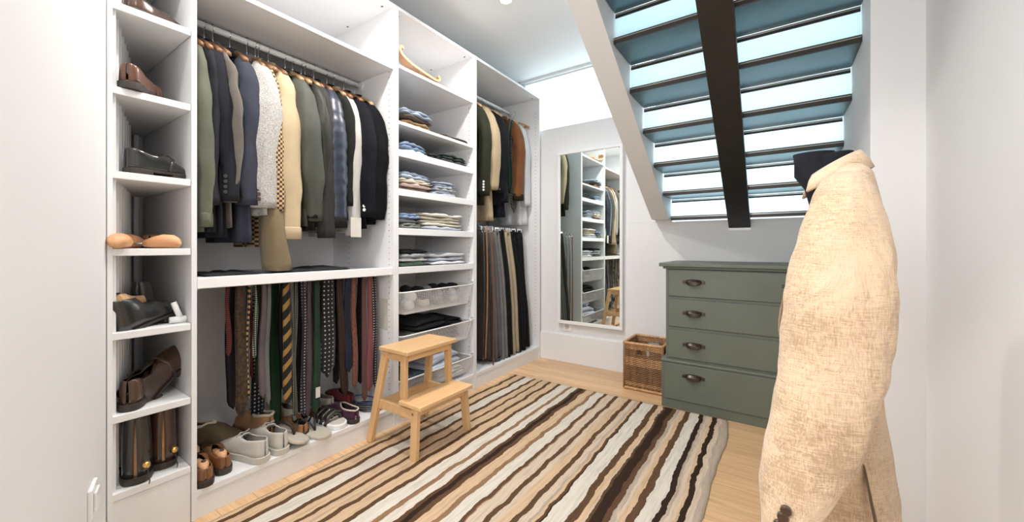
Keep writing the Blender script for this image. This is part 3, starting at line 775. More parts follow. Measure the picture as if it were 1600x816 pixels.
# name,label,cat,(pl,pr),sleeve hem py, body bottom z, material, extras
GARM = [
 ('shirt', 'pale olive shirt hanging first on the rail beside the shoe shelves', 'shirt', (309, 334), 352, .98, F('olive_cotton', (.15, .155, .115)), dict(cuff=F('olive_cuff', (.165, .17, .125)), lapel=False, blen=.80)),
 ('suit_jacket', 'dark grey suit jacket hanging second on the rail after the pale olive shirt', 'jacket', (326, 348), 320, 1.0, F('dark_grey_wool', (.045, .046, .055)), dict(blen=.80, btn=M['blackl'])),
 ('suit_jacket', 'charcoal suit jacket with wide soft sleeves hanging third on the rail', 'jacket', (337, 366), 314, 1.0, F('charcoal_wool', (.032, .033, .042)), dict(blen=.82, btn=M['blackl'], sleeve_dy=.02)),
 ('suit_jacket', 'taupe jacket squeezed between the charcoal and the blue-grey suit jackets', 'jacket', (360, 371), 316, 1.0, F('taupe_wool', (.17, .15, .13)), dict(blen=.78)),
 ('suit_jacket', 'blue-grey suit jacket with four dark cuff buttons left of the grey tweed', 'jacket', (374, 411), 320, 1.0, F('blue_grey_wool', (.075, .082, .115)), dict(blen=.84, btn=M['blackl'])),
 ('tweed_jacket', 'light grey speckled tweed jacket with four dark cuff buttons', 'jacket', (399, 441), 325, 1.05, tweed, dict(btn=M['dbrownl'], blen=.72, collar=F('grey_collar', (.25, .23, .22)))),
 ('checked_jacket', 'brown and cream houndstooth checked jacket behind the tweed sleeve', 'jacket', (424, 444), 330, 1.0, hound, dict(blen=.86)),
 ('raincoat', 'light beige coat with buttoned cuff right of the checked jacket', 'coat', (437, 472), 372, .95, F('beige_gabardine', (.55, .43, .27), var=.07), dict(cuff=F('beige_cuff', (.57, .45, .29), var=.07), collar=F('beige_collar', (.50, .39, .24)), blen=.74, slen=.70)),
 ('jacket', 'grey-green outdoor jacket with a wide sleeve right of the beige coat', 'jacket', (462, 500), 345, 1.02, F('grey_green_nylon', (.115, .12, .095), rough=.6), dict(sleeve_dy=.045, blen=.76, collar=M['blackl'], lapel=False)),
 ('jacket', 'black padded coat half hidden behind the grey-green jacket', 'jacket', (484, 503), 342, 1.0, F('black_nylon', (.014, .014, .014), rough=.6), dict(blen=.78, lapel=False)),
 ('jacket', 'glossy dark olive waxed jacket left of the navy puffer', 'jacket', (496, 518), 350, 1.0, F('dark_olive_wax', (.040, .038, .028), rough=.5), dict(blen=.76, lapel=False, sleeve_dy=.01)),
 ('coat', 'brown-black softshell whose long cuff hangs lowest beside the puffer sleeve', 'coat', (502, 524), 372, .98, F('brown_black', (.045, .040, .036), rough=.7), dict(blen=.74, lapel=False)),
 ('puffer_jacket', 'quilted glossy navy puffer jacket with horizontal stitched segments', 'jacket', (512, 541), 354, 1.05, plain('navy_nylon', (.022, .028, .050), .38, var=.2, scale=12), dict(quilt=True, blen=.70, lapel=False, cuff=F('puffer_cuff', (.03, .03, .03)), collar=F('puffer_collar', (.03, .03, .04)))),
 ('jacket', 'black fleece jacket just right of the navy puffer', 'jacket', (538, 557), 322, 1.02, F('dark_fleece', (.028, .029, .024)), dict(blen=.72, lapel=False)),
 ('shirt', 'white shirt hanging between black jackets near the end of the rail', 'shirt', (549, 567), 368, .97, F('white_cotton', (.55, .53, .50), var=.06), dict(blen=.78, lapel=False)),
 ('overcoat', 'navy-black blazer with three white cuff buttons near the end of the rail', 'coat', (560, 588), 339, 1.05, F('navy_black_wool', (.014, .014, .020)), dict(btn=M['wmetal'], nb=3, blen=.76)),
 ('overcoat', 'plain black blazer hanging last on the near rail beside the wardrobe panel', 'coat', (579, 603), 343, 1.05, F('black_wool', (.010, .010, .013)), dict(blen=.73)),
]
for i, (nm, lab, cat, (pl, pr), hy, zb, mat, ex) in enumerate(GARM):
    ya, yb = gy(pl), gy(pr); y = (ya+yb)/2; hwid = max(.018, (yb-ya)/2)
    ex = dict(ex); slen = RZ-gz((pl+pr)/2, hy)-.118-.03
    ex.pop('slen', None)
    g_ = garment(nm, lab, cat, (XR, y, RZ), mat, slen=slen, th=min(.030, hwid*.85), sth=min(.055, hwid), **ex)
    light = i in (8, 9, 10, 13, 16)
    hanger('wooden hanger holding the '+lab.split(' hanging')[0].split(' right of')[0].split(' left of')[0].split(' with ')[0].split(' squeezed')[0].split(' half')[0].split(' whose')[0].split(' behind')[0].split(' just')[0][:60],
           (XR, y, RZ+.004), M['hangl'] if light else M['hang'])
# far wardrobe garments
XS3 = -1.76; RZ3 = 2.272
G3 = [
 ('blazer', 'dark olive blazer hanging first in the far wardrobe', 'jacket', (750, 769), 305, F('dark_olive_wool', (.045, .048, .030)), dict(btn=M['wmetal'], nb=4, blen=.82, sleeve_dy=0)),
 ('blazer', 'tan tweed jacket second in the far wardrobe', 'jacket', (766, 778), 296, pattern('tan_tweed', 'specks', (.30, .22, .13), (.48, .38, .25), 190, c3=(.38, .30, .19), rough=.95), dict(blen=.94)),
 ('blazer', 'black blazer with pale cuff buttons third in the far wardrobe', 'jacket', (778, 791), 303, F('far_black_wool', (.014, .014, .017)), dict(btn=M['wmetal'], nb=3, blen=.80)),
 ('blazer', 'dark navy blazer fourth in the far wardrobe', 'jacket', (786, 795), 330, F('far_navy_wool', (.016, .018, .028)), dict(blen=.90)),
 ('bomber_jacket', 'rust brown bomber jacket with ribbed hem in the far wardrobe', 'jacket', (805, 825), 312, F('rust_suede', (.19, .075, .03)), dict(blen=.66, cuff=F('rib', (.05, .035, .02)), lapel=False)),
 ('shirt', 'white shirt hanging last in the far wardrobe next to its end panel', 'shirt', (819, 832), 355, F('far_white', (.62, .63, .65), var=.05), dict(blen=.95, lapel=False)),
]
for nm, lab, cat, (pl, pr), hy, mat, ex in G3:
    ya, yb = gy(pl, XS3), gy(pr, XS3); y = min((ya+yb)/2, Y3-.07); hwid = max(.02, (yb-ya)/2)
    slen = RZ3-gz((pl+pr)/2, hy, XS3)-.148
    garment(nm, lab, cat, (XR, y, RZ3), mat, slen=min(.75, slen), th=min(.04, hwid*.9), sth=min(.055, hwid), **ex)
    hanger('wooden hanger holding the '+lab.split(' hanging')[0].split(' second')[0].split(' third')[0].split(' fourth')[0].split(' in the far')[0]+' in the far wardrobe', (XR, y, RZ3+.002), M['hangl'])
hanger('empty-looking light wooden hanger with ties on it in the far wardrobe', (XR+.02, gy(800, XR), RZ3+.002), M['hangl'])

# ------------------------------------------------------------------ ties
F = lambda n, c, **k: fabric(n, lerp(c, .60), **k)
def tie(label, pl, pr, yb, X, mat, zt=.852, twist=0, tailmat=None, lean=0, group='ties under the pull-out tray', base=None):
    ya, ye = gy(pl, X), gy(pr, X); yc = (ya+ye)/2; wd = (ye-ya)
    zb = onX((pl+pr)/2, yb, X).z
    t = thing('tie', label, 'tie', (X, yc, zt), 0, group)
    g = G(); L = zt-zb; n = 26; ph = random.random()*6
    rings = []
    for i in range(n+1):
        u = i/n; z = -u*L
        hw = wd/2*(.72+.28*min(1, u*1.5)); 
        tip = (1-u)*L
        if tip < wd*.55: hw *= max(.03, tip/(wd*.55))
        xo = .004*math.sin(u*7+ph)+twist*u; yo = .004*math.sin(u*5+ph*2)+lean*u*u
        th = .0028+.001*math.sin(ph+u*9)
        rings.append([(xo, yo-hw, z), (xo+th+.003, yo-hw*.5, z), (xo+th+.004, yo, z), (xo+th+.003, yo+hw*.5, z), (xo, yo+hw, z), (xo-th, yo, z)])
    g.loft(rings); obj('front_blade', g, mat, t, smooth=True)
    g = G(); rings = []; L2 = L*.72
    for i in range(n+1):
        u = i/n; z = -u*L2; hw = wd*.30; tip = (1-u)*L2
        if tip < wd*.3: hw *= max(.05, tip/(wd*.3))
        xo = -.012+.003*math.sin(u*6+ph)+twist*u*.6; yo = wd*.2+.003*math.sin(u*4+ph)+lean*u*u*.5
        rings.append([(xo, yo-hw, z), (xo+.003, yo, z), (xo, yo+hw, z), (xo-.003, yo, z)])
    g.loft(rings); obj('tail', g, tailmat or mat, t, smooth=True)
    g = G().tube([(-.012, wd*.2, -.002), (-.010, wd*.1, .006), (-.004, 0, .008), (.004, 0, .002)], .004, 6)
    obj('loop', g, mat, t)
    return t
P = lambda n, kind, c1, c2, *a, **k: pattern(n, kind, lerp(c1, .6), lerp(c2, .7), *a, **k)
BK_ = (.012, .011, .012)
T_F, T_M, T_B = -1.765, -1.855, -1.945
TIES = [
 ('black silk tie at the far left of the tie row', 352, 372, 640, T_M, F('black_silk', BK_, rough=.5)),
 ('red and black striped narrow tie leftmost in the row', 352, 360, 556, T_F, P('red_bars', 'stripe', (.015, .01, .01), (.25, .02, .02), 38)),
 ('wide brown paisley tie reaching down to the slippers', 366, 388, 652, T_F, pattern('paisley', 'specks', (.022, .012, .006), (.075, .042, .018), 45, c3=(.040, .022, .010), rough=.45)),
 ('narrow black, cream and orange striped tie right of the brown paisley', 385, 390, 622, T_F, P('orange_bars', 'stripe', (.02, .015, .015), (.60, .36, .14), 14)),
 ('narrow plain red tie', 390, 395, 592, T_M, F('red_silk', (.17, .02, .02), rough=.5)),
 ('dark green tie with white diamonds', 395, 402, 560, T_F, P('green_diamond', 'dots', (.03, .06, .035), (.55, .58, .45), 110, width=.28)),
 ('very dark green plain tie behind the mauve one', 398, 410, 602, T_M, F('dark_green_silk', (.018, .030, .020), rough=.5)),
 ('navy tie with small white motifs curling under the mauve tie', 392, 414, 658, T_B, P('white_motif', 'dots', (.012, .014, .025), (.6, .6, .65), 55, width=.22)),
 ('plain mauve-grey tie left of the bright green one', 405, 417, 622, T_F, F('mauve_silk', (.17, .135, .14), rough=.55)),
 ('black and white fine basket-weave patterned tie touching the green one', 414, 423, 632, T_F, P('bw_weave', 'check', (.38, .38, .36), (.02, .02, .02), 260)),
 ('plain bottle green tie, widest and longest, left of the gold stripes', 420, 438, 674, -1.915, F('bottle_green', (.020, .075, .030), rough=.55)),
 ('plain black tie between the green and gold striped ties', 436, 446, 610, T_M, F('black_silk_b', BK_, rough=.5)),
 ('black tie with broad diagonal gold stripes', 441, 457, 632, T_F, P('gold_diag', 'stripe', (.012, .011, .012), (.42, .24, .06), 6.5, rot=-.8, width=.6)),
 ('narrow black tie with rows of small green dots', 456, 464, 652, T_F, P('green_dot', 'dots', (.015, .016, .014), (.35, .38, .25), 130, width=.25)),
 ('plain black tie right of the small green dots', 463, 472, 645, T_M, F('black_silk_c', BK_, rough=.5)),
 ('black tie with lilac-white dots', 470, 480, 650, T_F, P('lilac_dot', 'dots', (.02, .016, .025), (.5, .45, .55), 70, width=.22)),
 ('plain plum-grey tie left of the slate one', 478, 487, 652, T_F, F('plum_silk', (.10, .075, .085), rough=.55)),
 ('slate grey fine textured tie behind the dark green label tie', 484, 492, 640, T_M, P('slate', 'dots', (.05, .06, .065), (.25, .28, .3), 240, width=.3)),
 ('green tie with a small white label near its tip', 489, 501, 646, T_F, F('forest_green', (.018, .060, .030), rough=.6)),
 ('narrow brown spotted tie left of the polka dots', 498, 505, 560, T_M, P('brown_spot', 'dots', (.09, .04, .02), (.4, .25, .12), 150, width=.3)),
 ('wide black polka dot tie with white dots', 501, 524, 590, T_F, P('polka', 'dots', (.012, .011, .014), (.72, .70, .68), 46, width=.16)),
 ('plain black tie right of the polka dots', 521, 531, 600, T_M, F('black_silk_d', BK_, rough=.5)),
 ('dark brown tie bending to the right over the sandals', 525, 538, 620, T_F, F('dark_brown_silk', (.05, .025, .018), rough=.55)),
 ('pale blue-grey tie left of the navy one', 531, 538, 575, T_B, F('pale_blue_silk', (.28, .32, .38), rough=.5)),
 ('plain navy blue tie right of the pale blue one', 537, 550, 582, T_F, F('navy_silk', (.018, .025, .055), rough=.5)),
 ('maroon paisley tie right of the navy one', 549, 558, 606, T_F, pattern('maroon_paisley', 'specks', (.10, .03, .02), (.24, .10, .06), 90, c3=(.15, .05, .03), rough=.5)),
 ('plain black tie between the two reddish ones', 556, 567, 600, T_M, F('black_silk_e', BK_, rough=.5)),
 ('brown tie with red bars near the right end of the row', 565, 574, 628, T_F, P('brown_bar', 'stripe', (.05, .02, .02), (.28, .12, .10), 60)),
 ('red finely patterned tie next to last on the right', 573, 583, 612, T_F, P('red_fine', 'dots', (.20, .02, .03), (.45, .2, .2), 170, width=.35)),
 ('black tie with white dots, last on the right of the row', 582, 590, 606, T_F, P('white_dot_b', 'dots', (.014, .012, .014), (.7, .68, .62), 70, width=.2)),
]
for lab, pl, pr, yb, X, mat in TIES:
    o = tie(lab, pl, pr, yb, X, mat, lean=.03 if 'bending' in lab else 0)
    if 'white label' in lab:
        zc = onX(494, 612, T_F).z-.852
        obj('label', G().box(.009, .0105, -.012, .012, zc-.028, zc+.022), M['canvas'], o)
# ties in the far wardrobe
for lab, pl, pr, yb, mat in [('dark green tie hanging among the far jackets', 793, 799, 300, F('far_green', (.015, .05, .03), rough=.5)),
                             ('black tie with pale diagonal stripes among the far jackets', 797, 806, 333, P('far_stripe', 'stripe', (.012, .012, .012), (.25, .25, .24), 16, rot=.6, width=.9))]:
    tie(lab, pl, pr, yb, -1.84, mat, zt=2.12, group='ties in the far wardrobe')

# ------------------------------------------------------------------ trousers and belts in the far wardrobe
F = lambda n, c, **k: fabric(n, lerp(c, .8), **k)
def trousers(label, pl, pr, yb, mat, X=-1.76):
    ya, ye = gy(pl, X), gy(pr, X); yc = (ya+ye)/2; hw = (ye-ya)/2
    zb = onX((pl+pr)/2, yb, X).z; zt = 1.150
    t = thing('trousers', label, 'trousers', (XR+.055, yc, zt), 0, 'trousers on the lower rail')
    L = zt-zb; ph = random.random()*6
    for s, nm in ((-1, 'trouser_leg'), (1, 'trouser_leg')):
        rings = []
        for i in range(21):
            u = i/20
            a = .122+.045*min(1, u*1.6)+.004*math.sin(u*9+ph); b = hw*.62*(.62+.42*u**.7)
            rings.append(ell(.03*u+.02*u*s*0, s*hw*.42*(.6+.5*u)+.004*math.sin(u*6+ph), -.02-u*(L-.02)*(1 if s < 0 else .985), a, b, 24, ph+u*3+s, .16, 5, 2.2))
        obj(nm, G().loft(rings), mat, t, smooth=True)
    obj('waistband', G().loft([ell(0, 0, z, .122, hw*.75, 20) for z in (.002, -.035)]), mat, t, smooth=True)
    g = G()
    for s in (-1, 1):
        g.box(s*.10-.012, s*.10+.012, -hw*.5-.005, hw*.5+.005, -.012, .016)
        g.tube([(s*.10, 0, .01), (s*.05, 0, .022), (0, 0, .022)], .0025, 6)
    g.tube([(0, 0, .022), (0, 0, .03), (.012, 0, .034)], .003, 6)
    obj('clip_hanger', g, M['chrome'], t)
    return t
TR = [('grey wool trousers first on the lower rail', 756, 768, 560, F('grey_brown_wool', (.06, .052, .048))),
      ('mid grey checked trousers beside the tan belts', 766, 781, 560, F('mid_grey_check', (.13, .125, .12))),
      ('grey chino trousers with a lighter sheen', 777, 790, 562, F('lighter_grey', (.19, .185, .18))),
      ('black trousers left of the cream ones', 786, 797, 556, F('black_trouser', (.014, .013, .013))),
      ('cream chino trousers in the middle of the lower rail', 793, 808, 552, F('cream_chino', (.42, .34, .235), var=.08)),
      ('black trousers right of the cream ones', 803, 815, 548, F('black_trouser_b', (.012, .012, .013))),
      ('black jeans with grey hem last on the lower rail', 812, 824, 545, F('black_jeans', (.014, .014, .016)))]
for a in TR: trousers(*a)
def belt(label, px, yb, mat, X=-1.74, w_=.032, py0=358, lean=0):
    y = gy(px, X); z0 = 1.160; zb = onX(px, yb, X).z
    t = thing('belt', label, 'belt', (X, y, z0), 0, 'belts hanging with the trousers')
    rings = []; L = z0-zb
    for i in range(25):
        u = i/24; yo = lean*u+.006*math.sin(u*4); xo = .01*math.sin(u*3)
        a = .6
        rings.append([(xo, yo-w_/2*a, -u*L), (xo+.004, yo, -u*L), (xo, yo+w_/2*a, -u*L), (xo-.004, yo, -u*L)])
    obj('strap', G().loft(rings), mat, t, smooth=True)
    bz = -.02; g = G()
    pts = [(0, -.018, bz-.02), (0, .018, bz-.02), (0, .018, bz+.02), (0, -.018, bz+.02), (0, -.018, bz-.02)]
    g.tube(pts, .003, 6); obj('buckle', g, M['chrome'], t)
for a in [('orange-tan leather belt hanging at the left of the trousers', 760, 560, M['tanl'], -1.72, .03, 358, -.01), ('chestnut leather belt with its tip lowest, over the shelf edge', 767, 585, plain('chestnut', (.16, .05, .025), .35), -1.70, .034, 358, .035),
          ('dark brown leather belt behind the tan one', 755, 565, M['dbrownl'], -1.75, .034, 358, 0), ('black leather belt beside the chestnut one', 764, 540, M['blackl'], -1.75, .03, 358, 0)]: belt(*a)
tag(obj('coiled_belt', G().tube([(.06*math.cos(a/12*2*PI)*(1-.1*a/12), .05*math.sin(a/12*2*PI), .014) for a in range(14)], .009, 8), M['blackl'], smooth=True, loc=(-1.775, gy(770, -1.775), .108)), 'black belt coiled on the floor of the far wardrobe', 'belt')

# ------------------------------------------------------------------ folded clothes
F = lambda n, c, **k: fabric(n, c, **k)
def folded(label, X, Y, z, dx, dy, h, mat, rz=0, layers=2, group=None, cat='folded clothes', name='folded_garment', sag=.25):
    """soft slab: X,Y centre, z underside; front edge shows rounded folds"""
    g = G(); sd = random.random()*50
    for L in range(layers):
        z0 = h*L/layers; hh = h/layers; sh = random.uniform(-.008, .008); n = 14; ny = 18; rings = []
        ax = dx/2*(1-.03*L); ay = dy/2*(1-.04*L)
        for j in range(ny+1):
            v = -1+2*j/ny; e = (1-abs(v)**5)**.4 if abs(v) < 1 else 0
            e = max(e, .06); r = []
            for k in range(n):
                an = 2*PI*k/n; c_, s_ = math.cos(an), math.sin(an)
                x = ax*math.copysign(abs(c_)**.32, c_)*(.96+.04*e); zz = hh/2+hh/2*1.08*math.copysign(abs(s_)**.75, s_)*e
                nz_ = noise.noise(Vector((x*9+sd, v*3, L*3+sd)))
                sagz = -sag*h*(abs(v)**3)*(L+.5)/layers*(1 if s_ > -2 else 0)
                r.append((x+sh+nz_*.006, v*ay+noise.noise(Vector((x*7, sd, v*4)))*.004, max(.0005 if L == 0 else 0, z0+zz+nz_*.011*(1 if s_ > 0 else .3)+max(sagz, -z0*.45))))
            rings.append(r)
        g.loft(rings)
    o = obj(name, g, mat, smooth=True, loc=(X, Y, z)); o.rotation_euler = (0, 0, rz)
    return tag(o, label, cat, group)
def stack(items, pl, pr, z, dx=.33, X=None, nm='pile', hs=1.12):
    X = X or -1.87; Xf = X+dx/2
    ya, yb = gy(pl, Xf), gy(pr, Xf); zc = z+.0008
    for i, it in enumerate(items):
        lab, mat, h = it[:3]; h *= hs; off = it[3] if len(it) > 3 else 0
        folded(lab, X+random.uniform(-.008, .008)+off, (ya+yb)/2+random.uniform(-.006, .006), zc, dx, (yb-ya)*random.uniform(.96, 1.02), h, mat, rz=random.uniform(-.04, .04), layers=(1 if h < .029 else 2), group='folded clothes on the middle shelves')
        zc += h*1.0
lb = F('light_blue_cotton', (.38, .44, .55), var=.12); lb2 = F('pale_blue_cotton', (.52, .57, .66), var=.1); wh = F('white_cotton_b', (.74, .74, .75), var=.05)
cr = F('cream_cotton', (.66, .60, .50), var=.07); pk = F('pink_cotton', (.58, .42, .38), var=.1); br = F('brown_knit', (.16, .11, .075)); dn = F('denim', (.14, .20, .29), var=.3); ldn = F('light_denim', (.26, .31, .38), var=.3)
bl = F('black_knit', (.022, .022, .024)); dg = F('dark_green_knit', (.035, .05, .042)); gr = F('grey_knit', (.24, .25, .26)); og = F('olive_grey', (.18, .19, .16)); gn = F('green_cotton', (.10, .16, .11)); tn = F('camel', (.30, .20, .10)); dbr = F('dark_brown_knit', (.07, .05, .04))
stack([('camel and brown folded trousers under the jeans on the upper shelf', tn, .032), ('dark brown folded sweater in the pile on the upper shelf', dbr, .024), ('grey-blue folded jeans on top of the pile on the upper shelf', ldn, .034, .01)], 628, 676, 1.721)
stack([('flat dark brown folded shirt alone at the right of the upper shelf', dbr, .026)], 684, 732, 1.721, dx=.30)
stack([('pale folded cloth under blue jeans on the second shelf', wh, .014), ('mid blue folded jeans with light spots on the second shelf', dn, .042)], 627, 668, 1.560)
stack([('black folded knitwear in the middle of the second shelf', bl, .030)], 668, 694, 1.560)
stack([('dark grey folded trousers under the dark green ones', F('dark_grey_knit', (.05, .05, .055)), .022), ('dark green folded sweater at the right of the second shelf', dg, .034)], 690, 731, 1.560)
stack([('brown folded knit at the bottom left of the third shelf', br, .02), ('pink folded shirt in the left pile of the third shelf', pk, .020), ('cream folded shirt in the left pile of the third shelf', cr, .026), ('light blue folded shirt on top of the left pile of the third shelf', lb, .034)], 627, 676, 1.337)
stack([('pale blue folded shirt at the bottom right of the third shelf', lb2, .028), ('grey folded shirt in the middle of the right pile, third shelf', F('cool_grey', (.42, .44, .48), var=.1), .026), ('blue-grey folded shirt on top of the right pile, third shelf', lb, .026)], 679, 714, 1.337)
stack([('olive-grey folded shirt at the bottom left of the fourth shelf', og, .028), ('grey folded shirt in the left pile of the fourth shelf', gr, .024), ('blue folded shirt on top of the left pile of the fourth shelf', F('mid_blue', (.22, .30, .45), var=.15), .028)], 627, 657, 1.113)
stack([('pale blue folded shirt under the cream pile of the fourth shelf', lb2, .02), ('first cream folded tee from below, fourth shelf', cr, .018), ('second cream folded tee from below, fourth shelf', F('ivory', (.70, .66, .57), var=.05), .018), ('third cream folded tee from below, fourth shelf', cr, .018), ('topmost ivory folded tee in the pile on the fourth shelf', F('ivory_b', (.74, .70, .62), var=.05), .020)], 660, 722, 1.113)
stack([('green folded shirt at the bottom left of the fifth shelf', gn, .022), ('white folded shirt above the green one, fifth shelf', wh, .020), ('grey folded sweater in the left pile, fifth shelf', gr, .022), ('black folded knit on top of the left pile, fifth shelf', bl, .020)], 627, 671, .890)
stack([('white folded tee at the bottom right of the fifth shelf', wh, .020), ('pale blue folded shirt in the right pile, fifth shelf', lb2, .022), ('light grey folded shirt on top of the right pile, fifth shelf', F('lgrey', (.50, .51, .53), var=.08), .022)], 674, 729, .890)
# basket contents
def bundle(label, X, Y, z, r, mat, name='sock_roll', cat='socks', l=1.5, rz=0, group='socks in the top basket'):
    g = G(); rings = []; sd = random.random()*90
    for i in range(11):
        u = -1+2*i/10; e = max(.08, (1-abs(u)**3)**.5)
        ring = []
        for k in range(14):
            an = 2*PI*k/14; q = r*e*(1+.16*noise.noise(Vector((math.cos(an)*1.5+sd, math.sin(an)*1.5, u*2))))
            ring.append((u*r*l, q*math.cos(an), max(.001, r+q*math.sin(an)*.95)))
        rings.append(ring)
    o = obj(name, G().loft(rings), mat, smooth=True, loc=(X, Y, z)); o.rotation_euler = (0, 0, rz)
    return tag(o, label, cat, group)
zb1, zb2, zb3 = BK[0][1]+.002, BK[1][1]+.002, BK[2][1]+.002
for i, (px, dxx, z, m_, lb_) in enumerate([(636, .05, 0, wh, 'rolled white socks at the left front of the top basket'), (640, .05, .068, wh, 'rolled white vest above the white socks in the top basket'),
      (634, .09, .115, bl, 'black sock roll at the left rim of the top basket'), (652, .07, .105, bl, 'second black sock roll from the left in the top basket'), (664, .10, .10, gr, 'grey sock roll among black ones in the top basket'),
      (676, .09, .108, bl, 'black sock roll in the middle of the top basket'), (692, .08, .104, bl, 'black sock roll right of the middle in the top basket'), (706, .09, .098, F('ink', (.03, .03, .04)), 'ink-black sock roll nearest the right end of the top basket'),
      (660, .06, .0, cr, 'cream socks at the bottom of the top basket'), (682, .06, .0, gr, 'grey rolled socks low in the middle of the top basket'), (706, .06, .0, cr, 'cream rolled socks low at the right of the top basket'),
      (660, .06, .055, bl, 'black socks lying second layer left in the top basket'), (684, .06, .055, gr, 'grey socks lying second layer middle in the top basket'), (704, .06, .055, lb2, 'pale socks lying second layer right in the top basket')]):
    X = XF-.06-dxx; bundle(lb_, X, gy(px, X), zb1+z*.78, .031 if z else .034, m_, rz=random.uniform(-.3, .3), l=1.6)
folded('grey-green folded sweater at the left of the second basket', -1.90, gy(652, -1.76), zb2, .34, .22, .10, F('grey_green_knit', (.15, .155, .14)), layers=3, group='clothes in the wire baskets')
folded('black folded jumper low in the second basket', -1.92, gy(695, -1.78), zb2, .32, .30, .098, bl, layers=3, group='clothes in the wire baskets')
folded('wide black folded coat on top of the second basket', -1.92, gy(668, -1.78), zb2+.103, .34, .32, .075, F('soft_black', (.018, .018, .019)), layers=2, rz=.1, group='clothes in the wire baskets')
folded('black folded scarf at the right of the second basket', -1.92, gy(706, -1.80), zb2+.10, .30, .18, .04, F('soft_black_b', (.012, .012, .013)), rz=-.1, group='clothes in the wire baskets')
folded('dark blue folded shirt at the left of the lowest basket', -1.88, gy(652, -1.75), zb3, .34, .20, .09, F('dark_blue_knit', (.06, .075, .10)), layers=3, group='clothes in the wire baskets')
folded('pale grey folded towel low in the lowest basket', -1.88, gy(695, -1.76), zb3, .34, .32, .06, F('pale_grey_b', (.62, .62, .62), var=.06), layers=3, group='clothes in the wire baskets')
folded('rumpled white and blue striped shirt heaped in the lowest basket', -1.88, gy(688, -1.76), zb3+.064, .34, .36, .105, pattern('shirt_stripe', 'stripe', (.66, .68, .74), (.40, .46, .60), 26, rot=1.2), layers=2, rz=.15, group='clothes in the wire baskets')
folded('pale blue shirt folded on top in the lowest basket', -1.90, gy(672, -1.78), zb3+.170, .30, .22, .045, lb2, rz=-.2, group='clothes in the wire baskets')
# cloth on the pull-out tray
folded('thin black folded cloth at the left of the pull-out tray', -1.87, gy(378, -1.70), .8845, .30, .20, .012, bl, layers=1, group='dark cloths on the tray')
folded('thin black folded cloth at the right of the pull-out tray', -1.85, gy(508, -1.70), .8845, .28, .32, .016, bl, layers=1, group='dark cloths on the tray')

# khaki coat tail hanging below the jackets
def khaki():
    y = gy(431, -1.80); t = thing('khaki_sleeve_coat', 'long khaki coat whose sleeve reaches down to the pull-out tray', 'coat', (XR, y, RZ), 0)
    m_ = F('khaki_gabardine', (.19, .145, .085), var=.12); rings = []
    for i in range(21):
        u = i/20; rings.append(ell(.13+.04*u, .0+.01*math.sin(u*7), -.42-u*.665, .075+.005*math.sin(u*9), .030+.022*u, 20, u*3, .08, 4))
    obj('sleeve', G().loft(rings), m_, t, smooth=True)
    rings = [ell(0, .0, -.13-u/12*.82, .09+.06*u/12, .012, 20, u, .1, 5) for u in range(13)]
    obj('body', G().loft(rings), m_, t, smooth=True)
    hanger('brown hanger holding the long khaki coat', (XR, y, RZ+.004), M['hang'], .34)
khaki()
# paper price tags below the white shirt
for px, py0, py1, X, lab in ((557, 341, 371, -1.76, 'white paper tag hanging from the white shirt'),):
    y0_, y1_ = gy(px-8, X), gy(px+8, X)
    tag(obj('paper_tag', G().box(-.0008, .0008, -(y1_-y0_)/2, (y1_-y0_)/2, gz(px, py1, X)-gz(px, py0, X), 0), M['canvas'], loc=(X+.035, (y0_+y1_)/2-.03, gz(px, py0, X)), bevel=.0003), lab, 'tag')
# blank notice on the side panel
a = onY(593, 466, Y1-.0195); b_ = onY(606, 466, Y1-.0195); c_ = onY(593, 513, Y1-.0195)
tag(obj('paper_sheet', G().box(0, b_.x-a.x, -.0012, 0, c_.z-a.z, 0), M['canvas'], loc=(a.x, Y1-.0188, a.z)), 'plain white paper sheet fixed to the wardrobe panel beside the ties', 'paper')
# curved tan strap on the top shelf
def strap():
    X = -1.694; pts = []; px = [(641, 79), (629, 79), (625, 88), (632, 98), (648, 108), (668, 118), (683, 122.5), (692, 121), (690, 115)]
    base = 2.0405
    y0_ = gy(625, X)
    prof = [(.030, .100), (.012, .108), (.000, .085), (.018, .060), (.09, .036), (.20, .020), (.31, .008), (.350, .022), (.330, .042)]
    t = thing('leather_strap', 'curled tan leather strap lying on the highest open shelf', 'strap', (X-.02, Y1+.03, base))
    g = G(); rings = []
    n = len(prof)
    P_ = []
    for i in range(n-1):
        for q in range(5):
            f = q/5; P_.append((prof[i][0]*(1-f)+prof[i+1][0]*f, prof[i][1]*(1-f)+prof[i+1][1]*f))
    P_.append(prof[-1])
    for k in range(2):
        P_ = [P_[0]]+[((P_[i-1][0]+P_[i][0]+P_[i+1][0])/3, (P_[i-1][1]+P_[i][1]+P_[i+1][1])/3) for i in range(1, len(P_)-1)]+[P_[-1]]
    for i, (yy, zz) in enumerate(P_):
        a = Vector((0, P_[min(i+1, len(P_)-1)][0]-P_[max(0, i-1)][0], P_[min(i+1, len(P_)-1)][1]-P_[max(0, i-1)][1])).normalized(); nn = Vector((0, -a.z, a.y))*.0075
        c = Vector((0, yy, zz+.004))
        rings.append([c+nn+Vector((.028, 0, 0)), c-nn+Vector((.028, 0, 0)), c-nn-Vector((.028, 0, 0)), c+nn-Vector((.028, 0, 0))])
    g.loft(rings); obj('strap', g, plain('tan_hide', (.52, .30, .16), .5, var=.12), t, bevel=.001, smooth=False)
    g = G()
    for yy, zz in ((.09, .018), (.16, .010), (.24, .006)): g.disc((.0285, yy, zz+.002), .006, .001, 'X', 8)
    obj('slot', g, M['hole'], t)
strap()

